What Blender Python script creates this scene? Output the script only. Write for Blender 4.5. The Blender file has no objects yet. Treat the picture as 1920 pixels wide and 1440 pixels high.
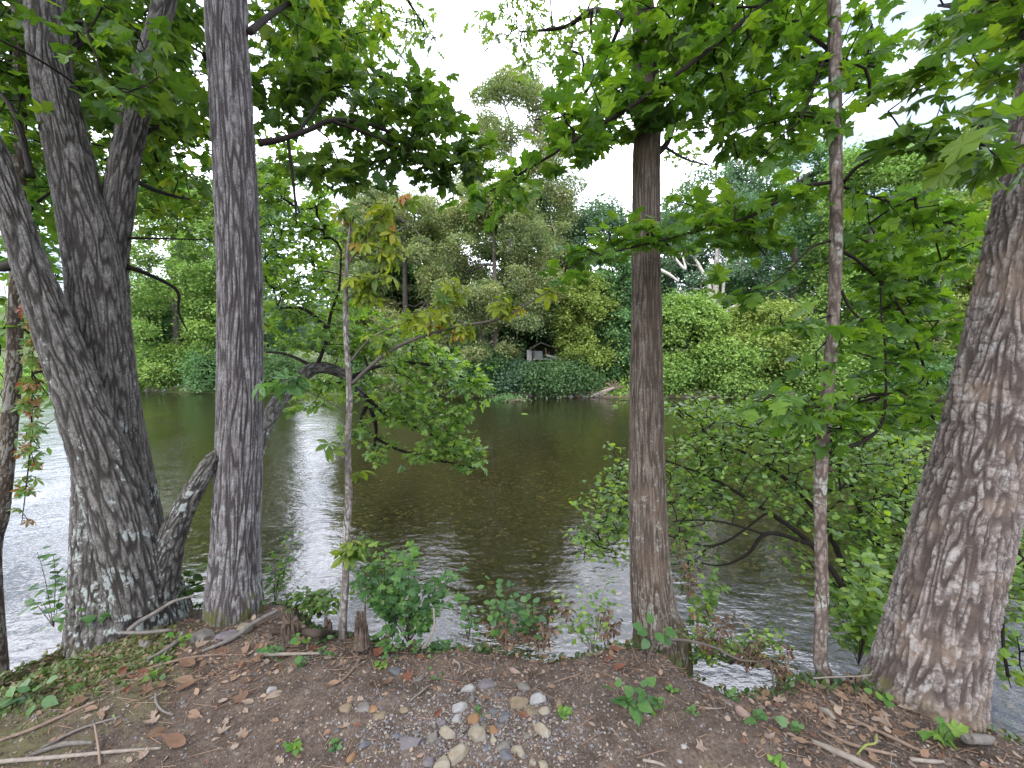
import bpy, math, random
import numpy as np
from mathutils import Vector

# ---------------------------------------------------------------- camera, sky, sun, exposure
S = bpy.context.scene
C = S.collection
F, PITCH, CZ = 760.0, math.atan(50 / 760.0), 1.55      # focal length in photo pixels (1920 wide), tilt, eye height
cam_d = bpy.data.cameras.new('camera')
cam = bpy.data.objects.new('camera', cam_d); C.objects.link(cam)
cam_d.sensor_fit = 'HORIZONTAL'; cam_d.sensor_width = 36.0; cam_d.lens = 36.0 * F / 1920.0
cam_d.clip_start = 0.05; cam_d.clip_end = 3000
cam.location = (0, 0, CZ); cam.rotation_euler = (math.pi / 2 - PITCH, 0, 0)
S.camera = cam
S.view_settings.view_transform = 'Standard'; S.view_settings.look = 'None'
S.view_settings.exposure = 1.1; S.view_settings.gamma = 1.0
S.render.engine = 'CYCLES'
cy = S.cycles
cy.max_bounces = 8; cy.diffuse_bounces = 5; cy.glossy_bounces = 2; cy.transmission_bounces = 4
cy.transparent_max_bounces = 6; cy.volume_bounces = 0
cy.caustics_reflective = False; cy.caustics_refractive = False
cy.use_denoising = True
try:
    cy.denoiser = 'OPENIMAGEDENOISE'
except Exception:
    pass
cy.sample_clamp_indirect = 6.0

SUN_EL, SUN_AZ = math.radians(52), math.radians(200)    # azimuth from +Y clockwise: high behind the viewer, a little left
world = bpy.data.worlds.new('World'); S.world = world; world.use_nodes = True
wt = world.node_tree; wt.nodes.clear()
def wn(t): return wt.nodes.new(t)
sky = wn('ShaderNodeTexSky'); sky.sky_type = 'NISHITA'; sky.sun_disc = False
sky.sun_elevation = SUN_EL; sky.sun_rotation = SUN_AZ
sky.air_density = 1.0; sky.dust_density = 2.0
tc = wn('ShaderNodeTexCoord'); mp = wn('ShaderNodeMapping'); mp.inputs['Scale'].default_value = (1, 1, 2.6)
nz = wn('ShaderNodeTexNoise'); nz.inputs['Scale'].default_value = 2.3; nz.inputs['Detail'].default_value = 6
nz.inputs['Roughness'].default_value = 0.55
wt.links.new(tc.outputs['Generated'], mp.inputs['Vector']); wt.links.new(mp.outputs[0], nz.inputs['Vector'])
rp = wn('ShaderNodeValToRGB'); rp.color_ramp.elements[0].position = 0.40; rp.color_ramp.elements[1].position = 0.60
rp.color_ramp.elements[0].color = (0.10, 0.10, 0.10, 1); rp.color_ramp.elements[1].color = (1, 1, 1, 1)
wt.links.new(nz.outputs['Fac'], rp.inputs['Fac'])
mx = wn('ShaderNodeMix'); mx.data_type = 'RGBA'
wt.links.new(rp.outputs['Color'], mx.inputs['Factor'])
wt.links.new(sky.outputs[0], mx.inputs['A'])
mx.inputs['B'].default_value = (25.0, 25.8, 29.0, 1)       # the bright overcast cloud layer
bg = wn('ShaderNodeBackground'); bg.inputs['Strength'].default_value = 0.12
wt.links.new(mx.outputs['Result'], bg.inputs['Color'])
wo = wn('ShaderNodeOutputWorld'); wt.links.new(bg.outputs[0], wo.inputs['Surface'])
try:
    world.cycles.sampling_method = 'MANUAL'; world.cycles.sample_map_resolution = 512
except Exception:
    pass

sun_d = bpy.data.lights.new('sun', 'SUN'); sun_d.energy = 1.5; sun_d.angle = math.radians(14); sun_d.color = (1.0, 0.95, 0.87)
sun = bpy.data.objects.new('sun', sun_d); C.objects.link(sun)
_sd = Vector((math.sin(SUN_AZ) * math.cos(SUN_EL), math.cos(SUN_AZ) * math.cos(SUN_EL), math.sin(SUN_EL)))
sun.rotation_euler = _sd.to_track_quat('Z', 'Y').to_euler()

# ---------------------------------------------------------------- helpers
rng = np.random.default_rng(11)
random.seed(5)
WATER = -1.5
def ray(px, py):
    u, v = (px - 960) / F, (py - 720) / F
    ca, sa = math.cos(PITCH), math.sin(PITCH)
    return np.array([u, ca - v * sa, -sa - v * ca])
EYE = np.array([0, 0, CZ])
def at(px, py, Y):
    d = ray(px, py); return EYE + d * (Y / d[1])
def proj(P):
    P = np.atleast_2d(P) - EYE
    ca, sa = math.cos(PITCH), math.sin(PITCH)
    fw = P[:, 1] * ca - P[:, 2] * sa; up = P[:, 1] * sa + P[:, 2] * ca
    return np.stack([960 + F * P[:, 0] / fw, 720 - F * up / fw], 1)

_perm = np.random.default_rng(3).permutation(256); _perm = np.concatenate([_perm, _perm, _perm])
_g = np.random.default_rng(4).normal(size=(256, 3)); _g /= np.linalg.norm(_g, axis=1)[:, None]
def pn(P):
    """gradient noise, about -0.7..0.7"""
    P = np.asarray(P, float); I = np.floor(P).astype(np.int64); f = P - I; I &= 255
    U = f * f * f * (f * (f * 6 - 15) + 10)
    out = np.zeros(len(P))
    for dx in (0, 1):
        wx = U[:, 0] if dx else 1 - U[:, 0]
        for dy in (0, 1):
            wy = U[:, 1] if dy else 1 - U[:, 1]
            for dz in (0, 1):
                wz = U[:, 2] if dz else 1 - U[:, 2]
                h = _perm[_perm[_perm[I[:, 0] + dx] + I[:, 1] + dy] + I[:, 2] + dz]
                g = _g[h]
                out += wx * wy * wz * (g[:, 0] * (f[:, 0] - dx) + g[:, 1] * (f[:, 1] - dy) + g[:, 2] * (f[:, 2] - dz))
    return out
def sstep(x, a=0.0, b=1.0):
    t = np.clip((np.asarray(x, float) - a) / (b - a), 0, 1); return t * t * (3 - 2 * t)
def unit(v):
    v = np.asarray(v, float); return v / np.maximum(np.linalg.norm(v, axis=-1, keepdims=True), 1e-9)

class MB:
    """collects geometry for ONE mesh object"""
    def __init__(s): s.V = []; s.n = 0; s.lo = []; s.to = []; s.lv = []; s.rg = []
    def add(s, V, Fc, lv=0.5, rg=1.0):
        V = np.asarray(V, float).reshape(-1, 3); Fc = np.asarray(Fc, np.int64)
        s.V.append(V); s.lo.append((Fc + s.n).ravel()); s.to.append(np.full(len(Fc), Fc.shape[1]))
        s.lv.append(np.broadcast_to(np.asarray(lv, float), (len(Fc),)))
        s.rg.append(np.broadcast_to(np.asarray(rg, float), (len(V),)))
        s.n += len(V)
def base_of(o):
    p = np.zeros(3)
    while o is not None:
        p = p + np.array(o.location); o = o.parent
    return p
def obj(name, mb, mat, parent=None, smooth=False, origin=None):
    V = np.concatenate(mb.V); lo = np.concatenate(mb.lo); to = np.concatenate(mb.to)
    me = bpy.data.meshes.new(name)
    off = base_of(parent) if parent is not None else (np.asarray(origin, float) if origin is not None else np.zeros(3))
    V = V - off
    me.vertices.add(len(V)); me.vertices.foreach_set('co', V.astype(np.float32).ravel())
    me.loops.add(len(lo)); me.loops.foreach_set('vertex_index', lo.astype(np.int32))
    me.polygons.add(len(to)); st = np.concatenate([[0], np.cumsum(to)[:-1]])
    me.polygons.foreach_set('loop_start', st.astype(np.int32))
    me.polygons.foreach_set('loop_total', to.astype(np.int32))
    me.polygons.foreach_set('use_smooth', np.full(len(to), smooth))
    a = me.attributes.new('lv', 'FLOAT', 'FACE'); a.data.foreach_set('value', np.concatenate(mb.lv).astype(np.float32))
    rg = np.concatenate(mb.rg)
    if rg.min() < 0.999:
        a = me.attributes.new('ridge', 'FLOAT', 'POINT'); a.data.foreach_set('value', rg.astype(np.float32))
    me.update(calc_edges=True)
    me.materials.append(mat)
    o = bpy.data.objects.new(name, me); C.objects.link(o)
    if parent is not None: o.parent = parent
    elif origin is not None: o.location = [float(q) for q in origin]
    return o
def tag(o, label=None, cat=None, group=None, kind=None):
    if label: o['label'] = label
    if cat: o['category'] = cat
    if group: o['group'] = group
    if kind: o['kind'] = kind
    return o
def thing(name, label, cat, loc, group=None):
    o = bpy.data.objects.new(name, None); C.objects.link(o); o.location = [float(q) for q in loc]
    o.empty_display_size = 0.2
    return tag(o, label, cat, group)

def resample(P, ds, R=None):
    """Catmull-Rom through the control points, then even steps"""
    P = np.asarray(P, float); n = len(P)
    Q = np.vstack([2 * P[0] - P[1], P, 2 * P[-1] - P[-2]])
    out, ro = [], []
    Rr = None if R is None else np.asarray(R, float)
    for i in range(n - 1):
        p0, p1, p2, p3 = Q[i:i + 4]
        t = np.linspace(0, 1, 24, endpoint=False)[:, None]
        out.append(0.5 * (2 * p1 + (p2 - p0) * t + (2 * p0 - 5 * p1 + 4 * p2 - p3) * t ** 2 + (3 * p1 - p0 - 3 * p2 + p3) * t ** 3))
        if Rr is not None: ro.append(Rr[i] + (Rr[i + 1] - Rr[i]) * t[:, 0])
    out.append(P[-1:]); D = np.vstack(out)
    s = np.concatenate([[0], np.cumsum(np.linalg.norm(np.diff(D, axis=0), axis=1))])
    m = max(2, int(s[-1] / ds) + 1); q = np.linspace(0, s[-1], m)
    E = np.stack([np.interp(q, s, D[:, k]) for k in range(3)], 1)
    if Rr is None: return E, q
    ro.append(Rr[-1:]); return E, q, np.interp(q, s, np.concatenate(ro))
def frames(P):
    T = unit(np.gradient(P, axis=0))
    ref = np.array([1.0, 0, 0]) if abs(T[0][0]) < 0.8 else np.array([0, 0, 1.0])
    X = np.zeros_like(P); x = ref
    for i in range(len(P)):
        x = x - T[i] * (x @ T[i]); x = x / np.linalg.norm(x); X[i] = x
    return T, X, np.cross(T, X)
def ring_faces(m, nu, off=0):
    i = np.arange(m - 1)[:, None] * nu; j = np.arange(nu)[None]
    a = i + j; b = i + (j + 1) % nu
    return np.stack([a, b, b + nu, a + nu], -1).reshape(-1, 4) + off
def tube(mb, P, R, sides=7, ds=0.03, wob=0.0, lv=0.5):
    P, s, R = resample(P, ds, R)
    T, X, Y = frames(P); th = np.linspace(0, 2 * math.pi, sides, endpoint=False)
    rr = R[:, None] * np.ones(sides)
    if wob:
        q = np.stack([np.cos(th)[None] * 1.3 + 0 * s[:, None], np.sin(th)[None] * 1.3 + 0 * s[:, None], s[:, None] / (R.max() * 2.5) + 0 * th[None]], -1).reshape(-1, 3)
        rr = rr * (1 + wob * pn(q + P[0] * 7).reshape(rr.shape))
    V = P[:, None] + rr[..., None] * (np.cos(th)[None, :, None] * X[:, None] + np.sin(th)[None, :, None] * Y[:, None])
    m = len(P)
    V = np.vstack([V.reshape(-1, 3), P[:1], P[-1:]])
    mb.add(V, ring_faces(m, sides), lv)
    k = np.arange(sides)
    mb.lo.append((np.stack([(k + 1) % sides, k, np.full(sides, m * sides)], 1) + mb.n - len(V)).ravel()); mb.to.append(np.full(sides, 3)); mb.lv.append(np.full(sides, lv))
    e = (m - 1) * sides
    mb.lo.append((np.stack([e + k, e + (k + 1) % sides, np.full(sides, m * sides + 1)], 1) + mb.n - len(V)).ravel()); mb.to.append(np.full(sides, 3)); mb.lv.append(np.full(sides, lv))
def sticks(mb, P0, P1, R0, R1, sides=4):
    P0, P1 = np.asarray(P0), np.asarray(P1); n = len(P0)
    if n == 0: return
    T = unit(P1 - P0); ref = np.where(np.abs(T[:, 2:3]) < 0.9, np.array([[0, 0, 1.0]]), np.array([[1.0, 0, 0]]))
    X = unit(np.cross(T, ref)); Y = np.cross(T, X); th = np.linspace(0, 2 * math.pi, sides, endpoint=False)
    c = np.cos(th)[None, :, None] * X[:, None] + np.sin(th)[None, :, None] * Y[:, None]
    V = np.concatenate([P0[:, None] + c * np.asarray(R0)[:, None, None], P1[:, None] + c * np.asarray(R1)[:, None, None]], 1)
    k = np.arange(sides); f = np.stack([k, (k + 1) % sides, (k + 1) % sides + sides, k + sides], 1)
    mb.add(V.reshape(-1, 3), (f[None] + (np.arange(n) * 2 * sides)[:, None, None]).reshape(-1, 4))

# ---------------------------------------------------------------- leaf shapes (x across, y along, z up)
def fan(outline, c, bend=0.22, fold=0.0):
    o = np.array([(0, 0)] + outline + [(-x, y) for x, y in outline[::-1] if abs(x) > 1e-6], float)
    V = np.vstack([np.array([c]), o]); n = len(o)
    z = -bend * V[:, 0] ** 2 * 1.6 - bend * 0.5 * (V[:, 1] - 0.3) ** 2 + fold * np.abs(V[:, 0])
    k = np.arange(n)
    return np.column_stack([V, z]), np.stack([np.zeros(n, int), 1 + k, 1 + (k + 1) % n], 1)
MAPLE = fan([(0.10, -0.07), (0.36, -0.08), (0.33, 0.05), (0.55, 0.14), (0.40, 0.20), (0.30, 0.27), (0.46, 0.36), (0.50, 0.52), (0.68, 0.66),
             (0.47, 0.66), (0.40, 0.72), (0.24, 0.58), (0.25, 0.76), (0.34, 0.84), (0.17, 0.90), (0.0, 1.12)], (0, 0.36))
MAPLE_LO = fan([(0.40, -0.06), (0.52, 0.16), (0.28, 0.27), (0.66, 0.66), (0.24, 0.60), (0.28, 0.84), (0.0, 1.12)], (0, 0.36))
def vary(outline, c, kinds, seed=9):
    """several leaves of one species: different curl, droop, width and a lobe or two out of true"""
    r_ = np.random.default_rng(seed); out = []
    for bend, fold, wd in kinds:
        V, Fc = fan(outline, c, bend, fold); V = V.copy(); V[:, 0] *= wd; V[1:, :2] += r_.normal(size=(len(V) - 1, 2)) * 0.022
        V[:, 2] += 0.10 * r_.normal() * V[:, 0] + 0.05 * np.sin(V[:, 1] * 5 + r_.uniform(0, 6)) + r_.normal(size=len(V)) * 0.02
        out.append((V, Fc))
    return out
_mo = [(0.10, -0.07), (0.36, -0.08), (0.33, 0.05), (0.55, 0.14), (0.40, 0.20), (0.30, 0.27), (0.46, 0.36), (0.50, 0.52), (0.68, 0.66),
       (0.47, 0.66), (0.40, 0.72), (0.24, 0.58), (0.25, 0.76), (0.34, 0.84), (0.17, 0.90), (0.0, 1.12)]
MAPLE = vary(_mo, (0, 0.36), [(0.15, 0.1, 1.0), (0.35, 0.0, 0.9), (0.55, -0.15, 0.95), (0.05, 0.3, 0.85), (0.7, 0.1, 1.05)])
_ml = [(0.40, -0.06), (0.52, 0.16), (0.28, 0.27), (0.66, 0.66), (0.24, 0.60), (0.28, 0.84), (0.0, 1.12)]
MAPLE_LO = vary(_ml, (0, 0.36), [(0.15, 0.15, 1.0), (0.4, 0.0, 0.88), (0.6, -0.15, 0.95), (0.1, 0.35, 0.8)], 10)
OVAL = fan([(0.17, 0.14), (0.27, 0.38), (0.25, 0.62), (0.13, 0.86), (0, 1.05)], (0, 0.45), 0.25, 0.22)
OAK = fan([(0.08, 0.18), (0.22, 0.30), (0.09, 0.38), (0.30, 0.58), (0.10, 0.64), (0.20, 0.86), (0.0, 1.0)], (0, 0.45), 0.2, 0.1)
BROAD = fan([(0.25, 0.04), (0.42, 0.26), (0.40, 0.50), (0.22, 0.80), (0, 1.05)], (0, 0.42), 0.25, 0.15)
_D = np.array([(0, 0, 0), (0.36, 0.5, -0.1), (0, 1, 0.03), (-0.36, 0.5, -0.1)], float)
DIAMOND = (_D, np.array([[0, 1, 2, 3]]))
_T = np.array([(0, 0, 0), (0.34, 0.35, -0.06), (0.28, 0.7, -0.1), (0, 1, -0.05), (-0.28, 0.7, -0.1), (-0.34, 0.35, -0.06)], float)
SMALL = (_T, np.array([[0, 1, 2, 3], [0, 3, 4, 5]]))
def palm(k=5, droop=0.35):
    Vs, Fs, n = [], [], 0
    V, Fc = fan([(0.13, 0.3), (0.22, 0.6), (0.17, 0.82), (0, 1.05)], (0, 0.55), 0.3, 0.25)
    for i in range(k):
        a = (i - (k - 1) / 2) * math.radians(58); sc = 1.0 - 0.12 * abs(i - (k - 1) / 2)
        W = V * sc; W[:, 2] -= droop * W[:, 1] ** 2
        c, s_ = math.cos(a), math.sin(a)
        Vs.append(np.column_stack([W[:, 0] * c + W[:, 1] * s_, -W[:, 0] * s_ + W[:, 1] * c, W[:, 2]])); Fs.append(Fc + n); n += len(V)
    return np.vstack(Vs), np.vstack(Fs)
PALM = palm()
def leaves(mb, tm, P, D, N, Sz, lv):
    P = np.asarray(P); n = len(P)
    if n == 0: return
    if isinstance(tm, list):
        pick = rng.integers(0, len(tm), n); Sz = np.broadcast_to(np.asarray(Sz, float), (n,)); lv = np.asarray(lv)
        for i, q in enumerate(tm):
            k = pick == i
            if k.any(): leaves(mb, q, P[k], np.asarray(D)[k], np.asarray(N)[k], Sz[k], lv[k])
        return
    D = unit(D); N = N - D * np.sum(N * D, 1, keepdims=True); N = unit(N); X = np.cross(D, N)
    V, Fc = tm; Sz = np.broadcast_to(np.asarray(Sz, float), (n,))
    W = P[:, None] + Sz[:, None, None] * (V[None, :, 0:1] * X[:, None] + V[None, :, 1:2] * D[:, None] + V[None, :, 2:3] * N[:, None])
    mb.add(W.reshape(-1, 3), (Fc[None] + (np.arange(n) * len(V))[:, None, None]).reshape(-1, Fc.shape[1]), np.repeat(lv, len(Fc)))

# ---------------------------------------------------------------- materials
def newmat(name):
    m = bpy.data.materials.new(name); m.use_nodes = True; nt = m.node_tree; nt.nodes.clear()
    out = nt.nodes.new('ShaderNodeOutputMaterial'); return m, nt, out
def nd(nt, t, **kw):
    n = nt.nodes.new(t)
    for k, v in kw.items():
        if k in n.inputs.keys():
            if hasattr(v, 'node'): nt.links.new(v, n.inputs[k])
            else: n.inputs[k].default_value = v
        else: setattr(n, k, v)
    return n
def c4(c): return (c[0], c[1], c[2], 1)
def ramp(nt, fac, stops, mode='LINEAR'):
    n = nt.nodes.new('ShaderNodeValToRGB'); n.color_ramp.interpolation = mode
    el = n.color_ramp.elements
    while len(el) < len(stops): el.new(0.5)
    for e, (p, c) in zip(el, stops): e.position = p; e.color = c4(c) if not isinstance(c, (int, float)) else (c, c, c, 1)
    nt.links.new(fac, n.inputs['Fac']); return n.outputs['Color']
def mix(nt, fac, a, b, blend='MIX'):
    n = nt.nodes.new('ShaderNodeMix'); n.data_type = 'RGBA'; n.blend_type = blend
    for k, v in (('Factor', fac), ('A', a), ('B', b)):
        if hasattr(v, 'node'): nt.links.new(v, n.inputs[k])
        else: n.inputs[k].default_value = v if isinstance(v, (int, float)) else c4(v)
    return n.outputs['Result']
def math_(nt, op, a, b=0.0, clamp=False):
    n = nt.nodes.new('ShaderNodeMath'); n.operation = op; n.use_clamp = clamp
    for i, v in enumerate((a, b)):
        if hasattr(v, 'node'): nt.links.new(v, n.inputs[i])
        else: n.inputs[i].default_value = v
    return n.outputs[0]
def noise(nt, vec, scale, detail=3, rough=0.55):
    n = nt.nodes.new('ShaderNodeTexNoise'); n.inputs['Scale'].default_value = scale; n.inputs['Detail'].default_value = detail
    n.inputs['Roughness'].default_value = rough; nt.links.new(vec, n.inputs['Vector']); return n.outputs['Fac']
def leafmat(name, cols, trans=0.45, rough=0.42, tint=(1.25, 1.45, 0.55), spec=0.35):
    m, nt, out = newmat(name)
    at_ = nd(nt, 'ShaderNodeAttribute', attribute_name='lv')
    col = ramp(nt, at_.outputs['Fac'], [(i / (len(cols) - 1), c) for i, c in enumerate(cols)])
    p = nd(nt, 'ShaderNodeBsdfPrincipled', Roughness=rough); p.inputs['Specular IOR Level'].default_value = spec
    nt.links.new(col, p.inputs['Base Color'])
    t = nd(nt, 'ShaderNodeBsdfTranslucent'); nt.links.new(mix(nt, 1.0, col, tint, 'MULTIPLY'), t.inputs['Color'])
    s = nd(nt, 'ShaderNodeMixShader'); s.inputs[0].default_value = trans
    nt.links.new(p.outputs[0], s.inputs[1]); nt.links.new(t.outputs[0], s.inputs[2]); nt.links.new(s.outputs[0], out.inputs['Surface'])
    return m
def barkmat(name, furrow, ridge, lichen=(0.40, 0.43, 0.39), amount=0.3, lscale=9.0, moss=0.0, moss_z=0.3, warm=None, fine=130, bump=0.45, lcut=0.5, lbase=0.0):
    m, nt, out = newmat(name)
    geo = nd(nt, 'ShaderNodeNewGeometry'); pos = geo.outputs['Position']
    rg = nd(nt, 'ShaderNodeAttribute', attribute_name='ridge').outputs['Fac']
    n1 = noise(nt, pos, 14, 5); n2 = noise(nt, pos, fine, 4, 0.65)
    rv = math_(nt, 'ADD', math_(nt, 'MULTIPLY', rg, 0.85), math_(nt, 'MULTIPLY', math_(nt, 'SUBTRACT', n2, 0.5), 1.25), True)
    lerp = lambda k: tuple(a_ + (b_ - a_) * k for a_, b_ in zip(furrow, ridge))
    col = ramp(nt, rv, [(0.12, furrow), (0.42, lerp(0.22)), (0.68, lerp(0.5)), (0.95, lerp(1.0))])
    col = mix(nt, ramp(nt, n1, [(0.3, 0.0), (0.75, 1.0)]), mix(nt, 1.0, col, (0.72, 0.70, 0.68), 'MULTIPLY'), col)
    if warm:
        n4 = noise(nt, pos, 5, 3); col = mix(nt, math_(nt, 'MULTIPLY', ramp(nt, n4, [(0.5, 0.0), (0.68, 1.0)]), 0.6), col, warm)
    if amount > 0:
        n3 = noise(nt, pos, lscale, 6, 0.7); n5 = noise(nt, pos, lscale * 0.23, 2)
        if lbase:
            sq = nd(nt, 'ShaderNodeSeparateXYZ'); nt.links.new(pos, sq.inputs[0])
            n3 = math_(nt, 'ADD', n3, math_(nt, 'MULTIPLY', math_(nt, 'SUBTRACT', 0.55, sq.outputs['Z']), lbase))
        f = ramp(nt, math_(nt, 'ADD', n3, math_(nt, 'MULTIPLY', math_(nt, 'SUBTRACT', n5, 0.5), 0.7)), [(lcut, 0.0), (lcut + 0.05, 1.0)])
        f = math_(nt, 'MULTIPLY', f, math_(nt, 'MULTIPLY', ramp(nt, rg, [(0.3, 0.0), (0.6, 1.0)]), amount))
        col = mix(nt, f, col, lichen)
    if moss > 0:
        sz = nd(nt, 'ShaderNodeSeparateXYZ'); nt.links.new(pos, sz.inputs[0])
        hz = math_(nt, 'MULTIPLY', math_(nt, 'SUBTRACT', moss_z, sz.outputs['Z']), 2.5)
        hz = math_(nt, 'ADD', hz, math_(nt, 'MULTIPLY', math_(nt, 'SUBTRACT', noise(nt, pos, 11, 4), 0.5), 2.2))
        col = mix(nt, math_(nt, 'MULTIPLY', ramp(nt, hz, [(0.2, 0.0), (0.6, 1.0)]), moss), col, (0.075, 0.075, 0.022))
    p = nd(nt, 'ShaderNodeBsdfPrincipled', Roughness=0.92); p.inputs['Specular IOR Level'].default_value = 0.15
    nt.links.new(col, p.inputs['Base Color'])
    b = nd(nt, 'ShaderNodeBump', Strength=bump, Distance=0.004); nt.links.new(n2, b.inputs['Height']); nt.links.new(b.outputs[0], p.inputs['Normal'])
    nt.links.new(p.outputs[0], out.inputs['Surface'])
    return m
def plainmat(name, cols, scale=18, rough=0.85, bump=0.3, fine=90, spec=0.25):
    m, nt, out = newmat(name)
    tc_ = nd(nt, 'ShaderNodeTexCoord'); v = tc_.outputs['Object']
    n1 = noise(nt, v, scale, 5, 0.6); n2 = noise(nt, v, fine, 4, 0.6)
    col = ramp(nt, n1, [(0.25 + 0.5 * i / max(1, len(cols) - 1), c) for i, c in enumerate(cols)])
    col = mix(nt, math_(nt, 'MULTIPLY', n2, 0.45), col, mix(nt, 1.0, col, (0.45, 0.45, 0.45), 'MULTIPLY'))
    p = nd(nt, 'ShaderNodeBsdfPrincipled', Roughness=rough); p.inputs['Specular IOR Level'].default_value = spec
    nt.links.new(col, p.inputs['Base Color'])
    b = nd(nt, 'ShaderNodeBump', Strength=bump, Distance=0.003); nt.links.new(n2, b.inputs['Height']); nt.links.new(b.outputs[0], p.inputs['Normal'])
    nt.links.new(p.outputs[0], out.inputs['Surface']); return m
def facemat(name, cols, rough=0.85, spec=0.2):
    """colour picked per small piece"""
    m, nt, out = newmat(name)
    at_ = nd(nt, 'ShaderNodeAttribute', attribute_name='lv')
    col = ramp(nt, at_.outputs['Fac'], [((i + 0.001) / len(cols), c) for i, c in enumerate(cols)], 'CONSTANT')
    p = nd(nt, 'ShaderNodeBsdfPrincipled', Roughness=rough); p.inputs['Specular IOR Level'].default_value = spec
    nt.links.new(col, p.inputs['Base Color']); nt.links.new(p.outputs[0], out.inputs['Surface']); return m
# ---------------------------------------------------------------- terrain: near bank, river bed, far bank in one sheet
_edge_px = [(-700, 1400), (-300, 1345), (0, 1275), (110, 1225), (190, 1160), (330, 1125), (420, 1115), (520, 1125), (580, 1165), (650, 1178), (730, 1196), (850, 1208),
            (1000, 1215), (1080, 1218), (1150, 1205), (1240, 1205), (1300, 1245), (1380, 1285), (1460, 1292), (1540, 1275), (1610, 1285), (1720, 1300), (1850, 1345), (1950, 1375), (2300, 1420)]
_e = []
for a_, b_ in _edge_px:
    d_ = ray(a_, b_); t_ = -(CZ + 0.03) / d_[2]; _e.append((d_[0] * t_, d_[1] * t_))
_e = np.array(sorted(_e))
def y_edge(x): return np.interp(x, _e[:, 0], _e[:, 1])
def y_far(x): return np.interp(x, [-120, -60, -30, -12, 0, 12, 60, 120], [46, 39, 35.5, 32.5, 31, 31, 30.5, 33])
def H(x, y):
    x = np.asarray(x, float); y = np.asarray(y, float); sh = np.broadcast(x, y).shape
    x = np.broadcast_to(x, sh).ravel(); y = np.broadcast_to(y, sh).ravel()
    d = y - y_edge(x)
    P = np.stack([x, y, 0 * x], 1); near = sstep(-y, -8, -4)
    und = 0.05 * pn(P * 1.1 + 3) + near * (0.022 * pn(P * 4.1) + 0.013 * pn(P * 11.0 + 9) + 0.006 * pn(P * 27.0 + 2))
    dd = d + 0.12 * pn(P * 2.3 + 40) * near
    z = und - 0.10 * sstep(dd, -0.5, 0.1) - 1.85 * sstep(dd, -0.03, 1.15)
    wd = yf = y_far(x); e = y - yf + 0.8 * pn(P * 0.35 + 7)
    bed = 0.06 * pn(P * 0.9 + 5)
    z = z + np.where(d > 1.0, bed, 0)
    zf = WATER + np.where(e < 0, 0.09 * e, np.minimum(0.42 * e, 2.0) + np.clip(e - 4.7, 0, 60) * 0.05) + 0.25 * pn(P * 0.45) * sstep(e, 0.2, 3)
    z = np.where(e > -5, np.maximum(z, zf), z)
    hill = 62 * sstep(np.hypot(x + 330, (y - 430) * 1.0), 260, 30) + 70 * sstep(np.hypot((x - 120) * 0.7, y - 520), 300, 60)
    return (z + np.where(y > 90, hill, 0)).reshape(sh)
def h1(x, y): return float(H(np.array([x]), np.array([y]))[0])
def gp(px, py, lift=0.0):
    """the point of the ground seen at a photo pixel"""
    d = ray(px, py); t = np.linspace(0.6, 70, 14000)
    P = EYE + d * t[:, None]; f = P[:, 2] - H(P[:, 0], P[:, 1])
    k = np.argmax(f < 0) if (f < 0).any() else len(t) - 1
    p = P[k].copy(); p[2] += lift; return p

def axis(parts):
    out = []
    for a, b, s in parts: out.append(np.arange(a, b, s))
    return np.concatenate(out)
gx = axis([(-700, -120, 20), (-120, -40, 4), (-40, -8, 0.8), (-8, -3.6, 0.1), (-3.6, 3.6, 0.016), (3.6, 8, 0.1), (8, 40, 0.8), (40, 120, 4), (120, 701, 20)])
gy = axis([(-60, -6, 6), (-6, 0.6, 0.3), (0.6, 1.0, 0.04), (1.0, 3.9, 0.016), (3.9, 8, 0.12), (8, 28, 0.8), (28, 44, 0.4), (44, 110, 3), (110, 900, 15)])
X_, Y_ = np.meshgrid(gx, gy)
Z_ = H(X_, Y_)
nx, ny = len(gx), len(gy)
_i = (np.arange(ny - 1)[:, None] * nx + np.arange(nx - 1)[None]).ravel()
g = MB(); g.add(np.stack([X_.ravel(), Y_.ravel(), Z_.ravel()], 1), np.stack([_i, _i + 1, _i + nx + 1, _i + nx], 1))

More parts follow.
